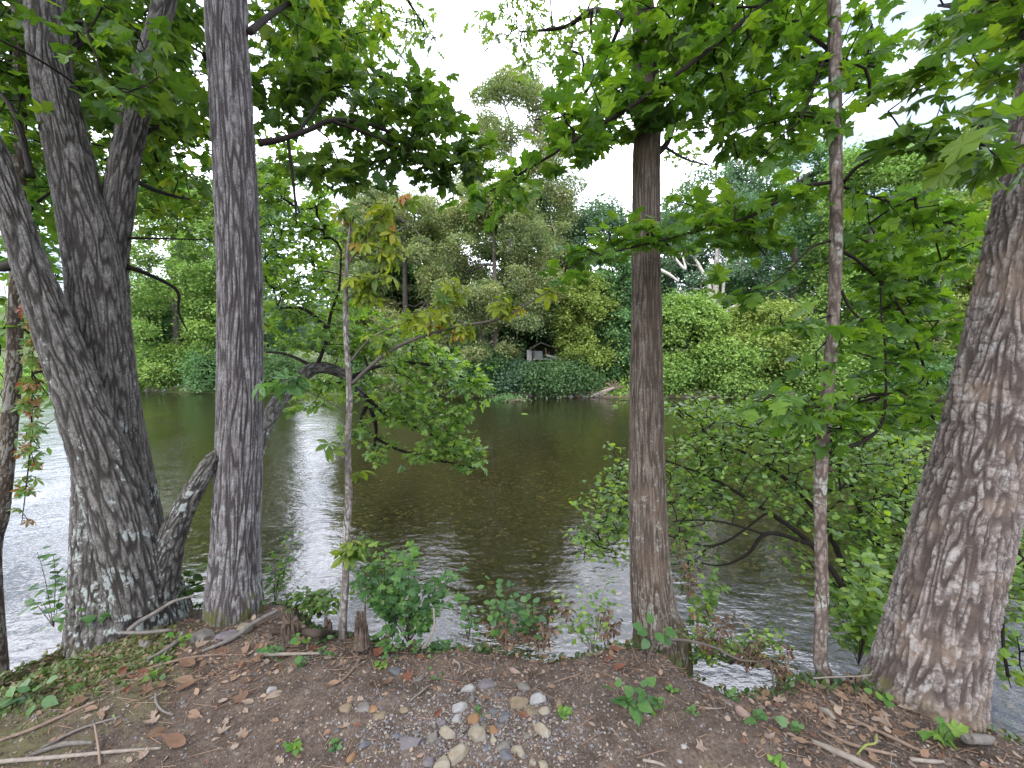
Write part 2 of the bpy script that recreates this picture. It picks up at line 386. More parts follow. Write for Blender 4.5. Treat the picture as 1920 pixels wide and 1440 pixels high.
def ground_material():
    m, nt, out = newmat('bank soil and river bed')
    geo = nd(nt, 'ShaderNodeNewGeometry'); pos = geo.outputs['Position']
    n_big = noise(nt, pos, 1.7, 5, 0.6); n_mid = noise(nt, pos, 9, 5, 0.65); n_fine = noise(nt, pos, 70, 4, 0.7); n_grain = noise(nt, pos, 240, 3, 0.6)
    soil = ramp(nt, n_mid, [(0.28, (0.057, 0.043, 0.034)), (0.5, (0.102, 0.079, 0.066)), (0.72, (0.162, 0.131, 0.108))])
    soil = mix(nt, ramp(nt, n_fine, [(0.35, 0.0), (0.7, 1.0)]), mix(nt, 1.0, soil, (0.453, 0.418, 0.392), 'MULTIPLY'), soil)
    soil = mix(nt, ramp(nt, n_grain, [(0.62, 0.0), (0.72, 0.6)]), soil, (0.204, 0.176, 0.149))
    sep = nd(nt, 'ShaderNodeSeparateXYZ'); nt.links.new(pos, sep.inputs[0])
    # moss and thin turf, mostly on the left of the bank
    lx = math_(nt, 'MULTIPLY', math_(nt, 'ADD', sep.outputs['X'], 0.9), -0.42, True)
    mo = math_(nt, 'ADD', math_(nt, 'MULTIPLY', math_(nt, 'SUBTRACT', n_big, 0.5), 1.6), math_(nt, 'ADD', lx, math_(nt, 'MULTIPLY', math_(nt, 'SUBTRACT', n_mid, 0.5), 0.9)))
    mossc = mix(nt, n_fine, (0.055, 0.060, 0.022), (0.12, 0.115, 0.05))
    soil = mix(nt, math_(nt, 'MULTIPLY', ramp(nt, mo, [(0.22, 0.0), (0.55, 1.0)]), 0.75), soil, mossc)
    # river bed: pebbles and silt
    vo = nt.nodes.new('ShaderNodeTexVoronoi'); vo.inputs['Scale'].default_value = 15; nt.links.new(pos, vo.inputs['Vector'])
    sv = nd(nt, 'ShaderNodeSeparateXYZ'); nt.links.new(vo.outputs['Color'], sv.inputs[0])
    peb = ramp(nt, sv.outputs['X'], [(0.0, (0.026, 0.023, 0.015)), (0.5, (0.052, 0.045, 0.026)), (0.88, (0.094, 0.078, 0.042)), (0.97, (0.162, 0.132, 0.068)), (1.0, (0.275, 0.217, 0.097))])
    peb = mix(nt, ramp(nt, noise(nt, pos, 0.5, 3), [(0.35, 0.0), (0.7, 0.8)]), peb, (0.065, 0.057, 0.030))
    col = mix(nt, ramp(nt, sep.outputs['Z'], [(0.0, 1.0), (1.0, 0.0)]), soil, peb)
    mr = nt.nodes.new('ShaderNodeMapRange'); mr.inputs['From Min'].default_value = -1.62; mr.inputs['From Max'].default_value = -1.40
    nt.links.new(sep.outputs['Z'], mr.inputs['Value']); col = mix(nt, mr.outputs[0], peb, soil)
    # woods floor and far hills
    mr2 = nt.nodes.new('ShaderNodeMapRange'); mr2.inputs['From Min'].default_value = 31.2; mr2.inputs['From Max'].default_value = 32.2
    nt.links.new(sep.outputs['Y'], mr2.inputs['Value'])
    wood = mix(nt, noise(nt, pos, 0.8, 5, 0.7), (0.03, 0.045, 0.015), (0.075, 0.095, 0.035))
    col = mix(nt, mr2.outputs[0], col, wood)
    p = nd(nt, 'ShaderNodeBsdfPrincipled', Roughness=0.95); p.inputs['Specular IOR Level'].default_value = 0.12
    nt.links.new(col, p.inputs['Base Color'])
    hgt = math_(nt, 'ADD', math_(nt, 'MULTIPLY', n_fine, 0.7), math_(nt, 'MULTIPLY', n_grain, 0.35))
    b = nd(nt, 'ShaderNodeBump', Strength=0.9, Distance=0.012); nt.links.new(hgt, b.inputs['Height']); nt.links.new(b.outputs[0], p.inputs['Normal'])
    nt.links.new(p.outputs[0], out.inputs['Surface']); return m
tag(obj('ground', g, ground_material(), smooth=True), kind='structure')

def water_material():
    m, nt, out = newmat('river water')
    geo = nd(nt, 'ShaderNodeNewGeometry'); pos = geo.outputs['Position']
    mp1 = nd(nt, 'ShaderNodeMapping'); mp1.inputs['Scale'].default_value = (1.0, 1.5, 1); nt.links.new(pos, mp1.inputs['Vector'])
    mp2 = nd(nt, 'ShaderNodeMapping'); mp2.inputs['Scale'].default_value = (0.8, 1.6, 1); mp2.inputs['Rotation'].default_value = (0, 0, 0.5); nt.links.new(pos, mp2.inputs['Vector'])
    a = noise(nt, mp1.outputs[0], 2.6, 3, 0.5); b_ = noise(nt, mp2.outputs[0], 7.5, 3, 0.6); c_ = noise(nt, pos, 0.55, 2)
    rough = ramp(nt, c_, [(0.35, 0.35), (0.65, 1.0)])          # calmer and livelier patches
    sx = nd(nt, 'ShaderNodeSeparateXYZ'); nt.links.new(pos, sx.inputs[0])
    riff = nt.nodes.new('ShaderNodeMapRange'); riff.inputs['From Min'].default_value = -3.0; riff.inputs['From Max'].default_value = -7.0
    riff.inputs['To Min'].default_value = 1.0; riff.inputs['To Max'].default_value = 1.5; nt.links.new(sx.outputs['X'], riff.inputs['Value'])
    hgt = math_(nt, 'ADD', math_(nt, 'MULTIPLY', a, 1.0), math_(nt, 'MULTIPLY', b_, 0.42))
    hgt = math_(nt, 'MULTIPLY', math_(nt, 'MULTIPLY', hgt, rough), riff.outputs[0])
    bp = nd(nt, 'ShaderNodeBump', Strength=0.5, Distance=0.035); nt.links.new(hgt, bp.inputs['Height'])
    fr = nd(nt, 'ShaderNodeFresnel', IOR=1.72); nt.links.new(bp.outputs[0], fr.inputs['Normal'])
    gl = nd(nt, 'ShaderNodeBsdfGlossy', Roughness=0.06); gl.inputs['Color'].default_value = (1, 1, 1, 1); nt.links.new(bp.outputs[0], gl.inputs['Normal'])
    tr = nd(nt, 'ShaderNodeBsdfTransparent'); tr.inputs['Color'].default_value = (0.78, 0.78, 0.62, 1)
    s = nd(nt, 'ShaderNodeMixShader'); nt.links.new(fr.outputs[0], s.inputs[0]); nt.links.new(tr.outputs[0], s.inputs[1]); nt.links.new(gl.outputs[0], s.inputs[2])
    nt.links.new(s.outputs[0], out.inputs['Surface']); return m
w = MB(); w.add([(-700, -20, WATER), (700, -20, WATER), (700, 60, WATER), (-700, 60, WATER)], [[0, 1, 2, 3]])
tag(obj('river', w, water_material()), kind='structure')
# ---------------------------------------------------------------- bark, trunks, branches
def bark_h(cx, cy, s, f, fs, seed, crack=0.25):
    q = np.stack([cx * f, cy * f, s * fs], 1) + seed
    w1 = pn(q * 0.45 + 17); w2 = pn(q * 0.45 + 71)
    q = q + np.stack([w1, w2, 0.4 * w1], 1) * 0.8
    n1 = np.abs(pn(q)); n2 = np.abs(pn(q * [2.1, 2.1, 1.7] + 31)); n3 = np.abs(pn(np.stack([cx * f * 0.6, cy * f * 0.6, s * fs * 4.2], 1) + seed + 9))
    top = 0.5 + pn(q * [1.4, 1.4, 3.0] + 50)
    n4 = pn(q * [3.2, 3.2, 2.2] + 77)
    h = sstep(n1, 0.0, 0.19) * (0.55 + 0.45 * sstep(n2, 0, 0.16)) * (1 - crack + crack * sstep(n3, 0, 0.12))
    return h * (0.74 + 0.32 * top) + 0.14 * n4 + 0.24 * pn(np.stack([cx * f * 3.1, cy * f * 3.1, s * fs * 2.0], 1) + seed + 5)
def bark_tube(mb, ctrl, f, fs, depth, seed, nu=150, ds=0.009, flare=0.0, flare_h=0.25, lobes=4, ph=0.0, crack=0.25, lump=0.04):
    """ctrl: (point, radius) list"""
    P, s, R = resample([c[0] for c in ctrl], ds, [c[1] for c in ctrl])
    T, X, Y = frames(P); th = np.linspace(0, 2 * math.pi, nu, endpoint=False)
    co, si = np.cos(th)[None], np.sin(th)[None]
    rr = R[:, None] * np.ones((1, nu)); S_ = s[:, None] * np.ones((1, nu))
    if flare:
        fl = np.exp(-S_ / flare_h)
        rr = rr * (1 + flare * fl * (0.55 + 0.45 * np.cos(lobes * th + ph)[None] + 0.25 * np.cos((lobes + 3) * th + ph * 2)[None]))
    lp = pn(np.stack([(co * 2.2 + 0 * S_).ravel(), (si * 2.2 + 0 * S_).ravel(), S_.ravel() * 2.5], 1) + seed + 3).reshape(rr.shape)
    rr = rr * (1 + lump * lp)
    h = bark_h((co * rr).ravel(), (si * rr).ravel(), S_.ravel(), f, fs, seed, crack).reshape(rr.shape)
    rr = rr + depth * (h - 0.6)
    V = P[:, None] + rr[..., None] * (co[..., None] * X[:, None] + si[..., None] * Y[:, None])
    mb.add(V.reshape(-1, 3), ring_faces(len(P), nu), 0.5, np.clip(h.ravel(), 0, 1))
    return P, R
def rad(px, w, Y): return w / 2 / F * Y / math.sqrt(1 + ((px - 960) / F) ** 2)
def pxpath(pts): return [(at(a, b, Y), rad(a, w, Y)) for a, b, Y, w in pts]
def down(pts, dz):                                     # carry the base of a trunk on into the ground
    p, r = pts[0]; q = p.copy(); q[2] -= dz; q = q + (p - pts[1][0]) * 0.05; return [(q, r * 1.05)] + pts

def grow(roots, targets, rt=0.0022, jit=0.12, ds=0.06):
    """link every target to the nearest wood already there; returns sticks and the heading at each target"""
    nodes, par = [], []
    for r in roots:
        r, _ = resample(np.array(r), ds) if len(r) > 1 else (np.array(r), 0)
        for k, p in enumerate(r): nodes.append(p); par.append(len(nodes) - 2 if k else -1)
    nroot = len(nodes); N = np.zeros((nroot + 4 * len(targets) + 8, 3)); N[:nroot] = nodes; n = nroot
    base = np.array(roots[0][0]); order = np.argsort(np.linalg.norm(targets - N[:nroot][np.argmin(np.linalg.norm(targets[:, None] - N[None, :nroot:max(1, nroot // 40)], axis=2), axis=1) * max(1, nroot // 40)], axis=1))
    heads = np.zeros_like(targets); tid = np.zeros(len(targets), int)
    for k in order:
        t = targets[k]; d = np.linalg.norm(N[:n] - t, axis=1); q = int(np.argmin(d)); L = d[q]
        prev = q; m = 1 if L < 0.12 else (2 if L < 0.4 else 4)
        sag = np.array([0, 0, 0.07 * L])
        for i in range(1, m + 1):
            u = i / m
            p = N[q] + (t - N[q]) * u + (0 if i == m else 1) * (rng.normal(size=3) * jit * L * 0.5 + sag * 4 * u * (1 - u))
            N[n] = p; par.append(prev); prev = n; n += 1
        tid[k] = n - 1; heads[k] = t - N[par[n - 1]]
    cnt = np.ones(n)
    for i in range(n - 1, nroot - 1, -1): cnt[par[i]] += cnt[i]
    e = np.arange(nroot, n); pa = np.array(par[nroot:n], int)
    R = rt * np.maximum(cnt, 1) ** 0.38; 
    R0 = np.where(pa >= nroot, R[np.minimum(pa, n - 1)], R[e] * 1.15)
    return N[pa], N[e], np.minimum(R0, R[e] * 1.6), R[e], unit(heads + 1e-6)

def blob_points(blobs, leaf, per, cov_scale=1.0):
    out = []
    for px, py, rx, ry, Y0, Y1, cov in blobs:
        Ym = (Y0 + Y1) / 2; lp = leaf / Ym * F
        n = max(1, int(round(cov * cov_scale * math.pi * rx * ry / (lp * lp * 0.42) / per)))
        a = rng.random(n) * 2 * math.pi; r = np.sqrt(rng.random(n)); Yv = Y0 + (Y1 - Y0) * rng.random(n)
        for i in range(n): out.append(at(px + rx * r[i] * math.cos(a[i]), py + ry * r[i] * math.sin(a[i]), Yv[i]))
    return np.array(out)
COV = 1.5
def foliage(parent, paths, blobs, tm, leaf, lmat, wmat, per=6, spread=0.16, tilt=0.45, droop=0.25, lv=(0, 1), rt=0.0022, cov=1.0, extra=None, name='branch', sides=5, flat=1.0, leafname='leaves'):
    """one bough: drawn limbs, the twigs that grow from them, and its leaves"""
    wood = MB()
    roots = []
    for p in paths:
        cp = pxpath(p); tube(wood, [c[0] for c in cp], [c[1] for c in cp], sides + 2, 0.03, 0.25); roots.append(np.array([c[0] for c in cp]))
    tg = blob_points(blobs, leaf, per, cov * COV) if blobs else np.zeros((0, 3))
    if extra is not None: tg = np.vstack([tg, extra])
    P0, P1, R0, R1, hd = grow(roots, tg, rt)
    sticks(wood, P0, P1, R0, R1, 4)
    br = obj(name, wood, wmat, parent, True)
    if len(tg) == 0: return br
    n = len(tg) * per
    T = np.repeat(tg, per, 0); hh = np.repeat(hd, per, 0)
    back = rng.random(n) * spread * 1.1
    side = np.cross(hh, [0, 0, 1.0]); side = unit(side + 1e-4) * np.where(rng.random(n) < 0.5, 1, -1)[:, None]
    D = hh * (0.25 + 0.6 * rng.random(n))[:, None] + side * (0.3 + 0.7 * rng.random(n))[:, None] + rng.normal(size=(n, 3)) * [0.3, 0.3, 0.18]
    D[:, 2] -= droop
    D = unit(D)
    P = T - hh * back[:, None] + side * 0.2 * spread + D * spread * 0.35 * rng.random(n)[:, None] + rng.normal(size=(n, 3)) * spread * np.array([0.28, 0.28, 0.2 * flat])
    N = np.array([0, 0, 1.0]) + rng.normal(size=(n, 3)) * tilt
    sz = leaf * (0.6 + 0.6 * rng.random(n))
    lf = MB(); leaves(lf, tm, P, D, N, sz, np.clip(lv[0] + (lv[1] - lv[0]) * rng.random(n), 0, 1))
    obj(leafname, lf, lmat, br)
    return br

BARK_RIDGE = barkmat('grey ridged bark', (0.046, 0.040, 0.040), (0.245, 0.235, 0.241), (0.300, 0.326, 0.312), 0.3, 34, moss=0.9, moss_z=0.12, lcut=0.57, lbase=0.06)
BARK_OAK = barkmat('lichened dark bark', (0.034, 0.031, 0.028), (0.180, 0.173, 0.164), (0.280, 0.316, 0.302), 0.7, 34, moss=0.9, moss_z=-0.02, lcut=0.58, lbase=0.11)
BARK_BROWN = barkmat('brown stringy bark', (0.055, 0.043, 0.034), (0.195, 0.163, 0.137), (0.280, 0.296, 0.255), 0.45, 50, moss=0.7, moss_z=-0.1, warm=(0.100, 0.071, 0.052), lcut=0.57, lbase=0.08)
BARK_THICK = barkmat('thick plated bark', (0.070, 0.055, 0.049), (0.290, 0.257, 0.239), (0.360, 0.377, 0.364), 0.3, 34, moss=0.7, moss_z=0.02, warm=(0.190, 0.143, 0.109), lcut=0.58)
BARK_SMOOTH = barkmat('smooth young bark', (0.085, 0.066, 0.056), (0.27, 0.225, 0.195), (0.33, 0.37, 0.33), 0.5, 22, lcut=0.55, fine=210, bump=0.25)
BARK_PALE = barkmat('pale sapling bark', (0.09, 0.078, 0.07), (0.24, 0.22, 0.20), (0.32, 0.33, 0.31), 0.4, 24, lcut=0.55, fine=200, bump=0.2)
BARK_DARK = barkmat('dark branch bark', (0.02, 0.016, 0.014), (0.075, 0.062, 0.052), (0.25, 0.26, 0.23), 0.25, 20, fine=160)
BARK_TRUNK_L = barkmat('plain dark bark', (0.05, 0.038, 0.03), (0.15, 0.125, 0.10), (0.3, 0.31, 0.28), 0.35, 14)

G_T = (1.55, 1.55, 0.42)
L_MAPLE = leafmat('maple leaf green', [(0.044, 0.102, 0.018), (0.072, 0.154, 0.023), (0.105, 0.205, 0.032), (0.157, 0.256, 0.037)], 0.55, tint=G_T)
L_DARK = leafmat('dark maple leaf', [(0.032, 0.073, 0.018), (0.050, 0.106, 0.022), (0.077, 0.146, 0.027), (0.121, 0.193, 0.033)], 0.5, tint=G_T)  # dark green; on the grey tree's bough shade is put into this colour
L_OLIVE = leafmat('olive maple leaf', [(0.045, 0.104, 0.022), (0.071, 0.146, 0.026), (0.116, 0.200, 0.033), (0.177, 0.235, 0.037)], 0.55, tint=G_T)
L_OAK = leafmat('small oak leaf', [(0.052, 0.106, 0.033), (0.089, 0.154, 0.044), (0.142, 0.211, 0.055)], 0.5, tint=G_T)
L_LEAN = leafmat('fresh small maple leaf', [(0.061, 0.131, 0.030), (0.107, 0.203, 0.041), (0.169, 0.290, 0.056), (0.226, 0.338, 0.056)], 0.45, 0.36, spec=0.5, tint=G_T)
L_SHRUB = leafmat('glossy shrub leaf', [(0.058, 0.116, 0.028), (0.095, 0.178, 0.038), (0.146, 0.254, 0.047), (0.226, 0.324, 0.047)], 0.42, 0.38, spec=0.45, tint=G_T)
L_BUCK = leafmat('yellowing compound leaf', [(0.055, 0.115, 0.02)] + [(0.07 + 0.007 * i, 0.135 + 0.006 * i, 0.022) for i in range(26)] + [(0.24, 0.19, 0.03), (0.36, 0.10, 0.025)], 0.5, tint=(1.4, 1.4, 0.5))
L_BRIGHT = leafmat('bright seedling leaf', [(0.06, 0.15, 0.03), (0.10, 0.20, 0.035), (0.17, 0.27, 0.04)], 0.45)
L_MID = leafmat('seedling leaf', [(0.035, 0.09, 0.03), (0.055, 0.13, 0.035), (0.09, 0.17, 0.04)], 0.42)
L_RED = leafmat('reddening creeper leaf', [(0.202, 0.044, 0.033), (0.173, 0.110, 0.033), (0.115, 0.187, 0.033), (0.094, 0.187, 0.033), (0.065, 0.154, 0.028)], 0.5, tint=(1.3, 1.1, 0.7))
L_DEAD = leafmat('brown dead leaf', [(0.042, 0.026, 0.017), (0.075, 0.042, 0.026), (0.112, 0.069, 0.040), (0.140, 0.100, 0.066)], 0.12, 0.7, tint=(1.1, 0.9, 0.7), spec=0.2)

def roots(parent, px, py, r0, angs, mat, ln=0.5, th=1.0):
    b = gp(px, py)
    for k, a in enumerate(angs):
        a = math.radians(a); d = np.array([math.cos(a), math.sin(a), 0]); m = MB(); L_ = ln * (0.8 + 0.4 * ((k * 37) % 10) / 10)
        w_ = np.array([-d[1], d[0], 0]) * 0.05 * (1 if k % 2 else -1)
        pts = [b + d * r0 * 0.55 + [0, 0, .10], b + d * (r0 * 0.55 + L_ * .3), b + d * (r0 * .55 + L_ * .6) + w_, b + d * (r0 * .55 + L_)]
        for q, up in zip(pts[1:], (.018, .004, -.02)): q[2] = h1(q[0], q[1]) + up
        bark_tube(m, list(zip(pts, [r0 * .34 * th, r0 * .23 * th, r0 * .15 * th, r0 * .05 * th])), 36, 12, .006, 400. + k + px, 40, .012)
        obj('root', m, mat, parent, True)
# -- left: clump of stems on one lichened base
t = thing('multi_stemmed_tree', 'big lichen-covered tree at the left, splitting from one broad base into several leaning stems', 'tree', at(235, 1165, 2.36))
m = MB()
main = down(pxpath([(245, 1165, 2.40, 250), (222, 1060, 2.40, 185), (208, 900, 2.42, 145), (195, 700, 2.45, 128), (172, 480, 2.48, 112), (140, 330, 2.5, 95), (100, 150, 2.55, 85), (85, 0, 2.6, 76), (80, -260, 2.8, 66), (95, -800, 3.4, 45)]), 0.35)
bark_tube(m, main, 42, 5.5, 0.0125, 5.0, 210, 0.009, 0.28, 0.22, 4, 1.0)
obj('trunk', m, BARK_OAK, t, True)
m = MB()
bark_tube(m, pxpath([(265, 1130, 2.30, 130), (235, 1000, 2.24, 128), (190, 860, 2.22, 118), (140, 720, 2.20, 100), (92, 590, 2.18, 84), (52, 480, 2.16, 72), (10, 350, 2.15, 62), (-50, 200, 2.15, 58), (-190, -60, 2.25, 48), (-420, -500, 2.7, 34)]), 40, 5.0, 0.0125, 23.0, 160, 0.009)
obj('stem', m, BARK_OAK, t, True)
m = MB()
bark_tube(m, pxpath([(285, 1130, 2.50, 120), (262, 950, 2.52, 82), (222, 720, 2.56, 76), (208, 520, 2.6, 70), (222, 380, 2.62, 64), (240, 270, 2.68, 58), (275, 130, 2.75, 48), (310, 0, 2.85, 40), (380, -250, 3.1, 30)]), 42, 5.5, 0.010, 41.0, 120, 0.009)
obj('stem', m, BARK_OAK, t, True)
m = MB()
bark_tube(m, pxpath([(292, 1120, 2.36, 90), (318, 1020, 2.34, 62), (345, 955, 2.33, 48), (375, 900, 2.34, 40), (398, 860, 2.36, 30), (407, 845, 2.37, 6)]), 40, 10, 0.009, 63.0, 90, 0.008)
obj('broken_limb', m, BARK_OAK, t, True)
roots(t, 240, 1168, .36, (-150, -110, -70, -35), BARK_OAK, .35)
tree_left = t

# -- straight grey trunk
t = thing('tall_tree', 'straight grey tree with deeply ridged bark rising right of the lichen-covered clump', 'tree', at(440, 1125, 2.45))
m = MB()
bark_tube(m, down(pxpath([(440, 1130, 2.47, 118), (440, 1080, 2.47, 106), (443, 1000, 2.47, 96), (449, 850, 2.47, 93), (451, 700, 2.47, 88), (449, 500, 2.47, 84), (440, 300, 2.48, 80), (428, 100, 2.5, 78), (424, 0, 2.52, 76), (415, -250, 2.6, 66), (400, -800, 3.1, 45)]), 0.5), 44, 3.4, 0.010, 87.0, 200, 0.008, 0.45, 0.17, 3, 2.2, 0.3)
obj('trunk', m, BARK_RIDGE, t, True)
roots(t, 440, 1128, .17, (-150, -95, -40, 10, 175), BARK_RIDGE, .42)
tree_grey = t

# -- brown trunk in the middle
t = thing('brown_tree', 'slim upright brown tree standing at the brink right of the middle of the bank', 'tree', at(1225, 1200, 2.5))
m = MB()
bark_tube(m, down(pxpath([(1240, 1215, 2.50, 118), (1228, 1150, 2.50, 92), (1218, 1050, 2.50, 78), (1213, 900, 2.5, 70), (1212, 740, 2.5, 63), (1212, 600, 2.5, 57), (1211, 450, 2.5, 52), (1212, 300, 2.52, 50), (1215, 220, 2.54, 46), (1212, 100, 2.6, 40), (1205, -60, 2.7, 34), (1200, -500, 3.0, 20)]), 0.6), 56, 3.2, 0.006, 120.0, 150, 0.008, 0.3, 0.14, 3, 2.0, 0.15)
obj('trunk', m, BARK_BROWN, t, True)
m = MB(); q = pxpath([(1228, 290, 2.53, 16), (1248, 272, 2.56, 11), (1262, 240, 2.6, 8), (1272, 180, 2.7, 6)])
tube(m, [c[0] for c in q], [c[1] for c in q], 8, 0.02, 0.2); obj('branch_stub', m, BARK_BROWN, t, True)
roots(t, 1228, 1208, .15, (-160, -100, -50, -5), BARK_BROWN, .32)
tree_brown = t

# -- young maple
t = thing('young_maple', 'slender young maple with smooth pale bark left of the massive leaning trunk', 'tree', at(1545, 1270, 2.08))
m = MB()
bark_tube(m, down(pxpath([(1545, 1270, 2.06, 36), (1538, 1230, 2.06, 30), (1541, 1100, 2.06, 27), (1538, 980, 2.06, 26), (1540, 870, 2.06, 27), (1552, 730, 2.06, 26), (1562, 600, 2.06, 25), (1567, 480, 2.06, 26), (1568, 350, 2.06, 25), (1566, 200, 2.07, 26), (1565, 60, 2.08, 25), (1562, -80, 2.1, 22), (1555, -500, 2.4, 13)]), 0.3), 30, 9, 0.0022, 151.0, 48, 0.008, 0.35, 0.05, 3, 0, 0.6, 0.1)
obj('trunk', m, BARK_SMOOTH, t, True)
for a_, b_ in ((1527, 848), (1532, 760), (1553, 690), (1556, 880)):
    m = MB(); p = at(a_, b_, 2.045); tube(m, [p, p + [0, -0.012, 0.006]], [0.016, 0.010], 9, 0.004, 0.3); obj('knot', m, BARK_TRUNK_L, t, True)
young = t

# -- massive leaning trunk at the right
t = thing('leaning_tree', 'massive pale grey tree at the right leaning outward with thick plated bark', 'tree', at(1720, 1335, 1.88))
m = MB()
bark_tube(m, down(pxpath([(1722, 1345, 1.90, 270), (1735, 1270, 1.90, 232), (1765, 1150, 1.90, 214), (1805, 980, 1.91, 205), (1850, 800, 1.93, 186), (1890, 600, 1.95, 168), (1925, 420, 1.98, 152), (1955, 250, 2.02, 140), (1990, 60, 2.08, 128), (2050, -200, 2.2, 112), (2180, -700, 2.6, 80)]), 0.35), 32, 5.2, 0.016, 201.0, 270, 0.008, 0.42, 0.17, 5, 2.4, 0.55)
obj('trunk', m, BARK_THICK, t, True)
tree_right = t

# -- dark trunk at the left edge
t = thing('slim_dark_tree', 'slim dark tree at the far left edge beside the red creeper', 'tree', at(-12, 1080, 3.3))
m = MB()
q = down(pxpath([(-14, 1080, 3.3, 40), (2, 960, 3.3, 37), (16, 820, 3.3, 36), (26, 680, 3.3, 34), (31, 540, 3.3, 31), (36, 380, 3.35, 28), (38, 200, 3.4, 25), (30, -50, 3.6, 20)]), 1.9)
bark_tube(m, q, 50, 11, 0.005, 251.0, 60, 0.012, 0.3, 0.2, 3, 0, 0.3)
obj('trunk', m, BARK_TRUNK_L, t, True)
tree_edge = t
# ---------------------------------------------------------------- boughs over the bank
# clump at the left: overhead maple-like foliage and bare low twigs
foliage(tree_left, [[(95, 120, 2.55, 20), (190, 60, 3.0, 14), (300, 60, 3.6, 9), (380, 100, 4.2, 5)], [(60, 330, 2.3, 16), (20, 200, 2.8, 12), (-60, 120, 3.4, 7)]],
        [(60, 50, 150, 110, 2.9, 4.6, 1.5), (230, 60, 150, 110, 2.9, 4.6, 1.5), (330, 150, 90, 110, 3.0, 4.8, 1.25), (-120, 100, 140, 240, 2.8, 4.5, 1.0),
         (120, -180, 260, 120, 2.8, 5.0, 1.0), (120, 190, 120, 70, 3.0, 4.8, 0.7), (260, 150, 70, 75, 2.1, 2.5, 1.0), (200, 60, 90, 60, 2.15, 2.5, 0.7), (30, 160, 40, 60, 2.3, 2.8, 0.6)], MAPLE_LO, 0.095, L_DARK, BARK_DARK, 6)
foliage(tree_left, [[(236, 330, 2.65, 15), (300, 360, 3.2, 9), (380, 380, 3.8, 5)], [(235, 290, 2.68, 13), (290, 240, 3.2, 9), (390, 215, 4.0, 5)]],
        [(240, 220, 120, 80, 3.0, 5.0, 1.25), (340, 300, 90, 90, 3.2, 5.2, 1.2), (300, 400, 90, 45, 3.4, 5.5, 0.5), (20, 300, 60, 110, 3.2, 5.0, 0.9), (150, 330, 90, 60, 3.6, 5.5, 0.8)], MAPLE_LO, 0.09, L_OLIVE, BARK_DARK, 6)
foliage(tree_left, [[(240, 500, 2.62, 14), (280, 515, 2.8, 9), (332, 545, 3.0, 7), (335, 585, 3.05, 5), (352, 622, 3.1, 3)], [(240, 446, 2.62, 7), (330, 448, 2.9, 4), (400, 450, 3.1, 2)]],
        [(335, 470, 25, 14, 2.9, 3.0, 0.8)], MAPLE, 0.09, L_DARK, BARK_DARK, 5)
foliage(tree_left, [[(30, 495, 2.18, 30), (-10, 500, 2.2, 26), (-60, 470, 2.3, 22), (-140, 430, 2.5, 14)]], [(-130, 430, 80, 60, 2.4, 3.2, 0.9)], MAPLE_LO, 0.10, L_DARK, BARK_OAK, 6)
foliage(tree_left, [[(0, 75, 1.9, 7), (60, 105, 2.1, 6), (130, 150, 2.4, 5), (200, 210, 2.8, 3)]], [(120, 170, 60, 40, 2.3, 3.0, 0.6)], MAPLE, 0.11, L_DARK, BARK_DARK, 5)

# straight grey tree: dark bough to the right, crown above
foliage(tree_grey, [[(484, 268, 2.5, 16), (530, 260, 2.55, 11), (580, 243, 2.65, 10), (622, 226, 2.75, 9), (690, 232, 2.95, 7), (760, 262, 3.2, 5), (830, 290, 3.4, 5), (880, 300, 3.5, 3)],
                    [(622, 226, 2.75, 7), (700, 255, 2.9, 5), (790, 300, 3.1, 4)], [(560, 248, 2.62, 6), (620, 170, 2.9, 5), (690, 140, 3.2, 5), (760, 160, 3.4, 3)]],
        [(590, 150, 110, 75, 2.7, 3.6, 1.25), (700, 190, 140, 65, 2.8, 3.7, 1.5), (800, 255, 100, 55, 2.9, 3.6, 1.5), (660, 300, 140, 50, 2.7, 3.5, 1.1), (880, 290, 60, 55, 3.0, 3.5, 1.1), (780, 320, 110, 35, 3.0, 3.6, 1.0),
         (540, 190, 55, 70, 2.7, 3.4, 1.0)], MAPLE, 0.10, L_DARK, BARK_DARK, 6)
foliage(tree_grey, [[(468, 60, 2.5, 14), (520, 20, 2.9, 10), (590, -20, 3.6, 7), (660, -30, 4.3, 4)], [(415, -220, 2.6, 30), (520, -240, 3.6, 20), (680, -120, 4.8, 9), (790, 40, 5.4, 4)]],
        [(540, 50, 85, 85, 3.0, 4.4, 1.4), (640, 40, 90, 85, 3.6, 5.2, 1.25), (540, -150, 170, 110, 3.0, 5.0, 1.0)], MAPLE_LO, 0.10, L_OLIVE, BARK_DARK, 6)
foliage(tree_grey, [[(790, 40, 5.4, 4), (800, 60, 5.5, 2)]], [(740, 35, 75, 50, 4.8, 6.2, 1.15), (700, 90, 40, 25, 4.8, 6, 0.7), (780, 75, 40, 30, 5, 6, 0.9)], OAK, 0.12, L_OAK, BARK_DARK, 6)
foliage(tree_grey, [[(540, 262, 2.58, 7), (546, 310, 2.6, 6), (553, 370, 2.62, 5), (556, 420, 2.63, 3)], [(553, 370, 2.62, 3), (562, 400, 2.64, 2)]], [(552, 400, 8, 14, 2.6, 2.65, 0.4)], MAPLE, 0.05, L_DARK, BARK_DARK, 2, 0.05)

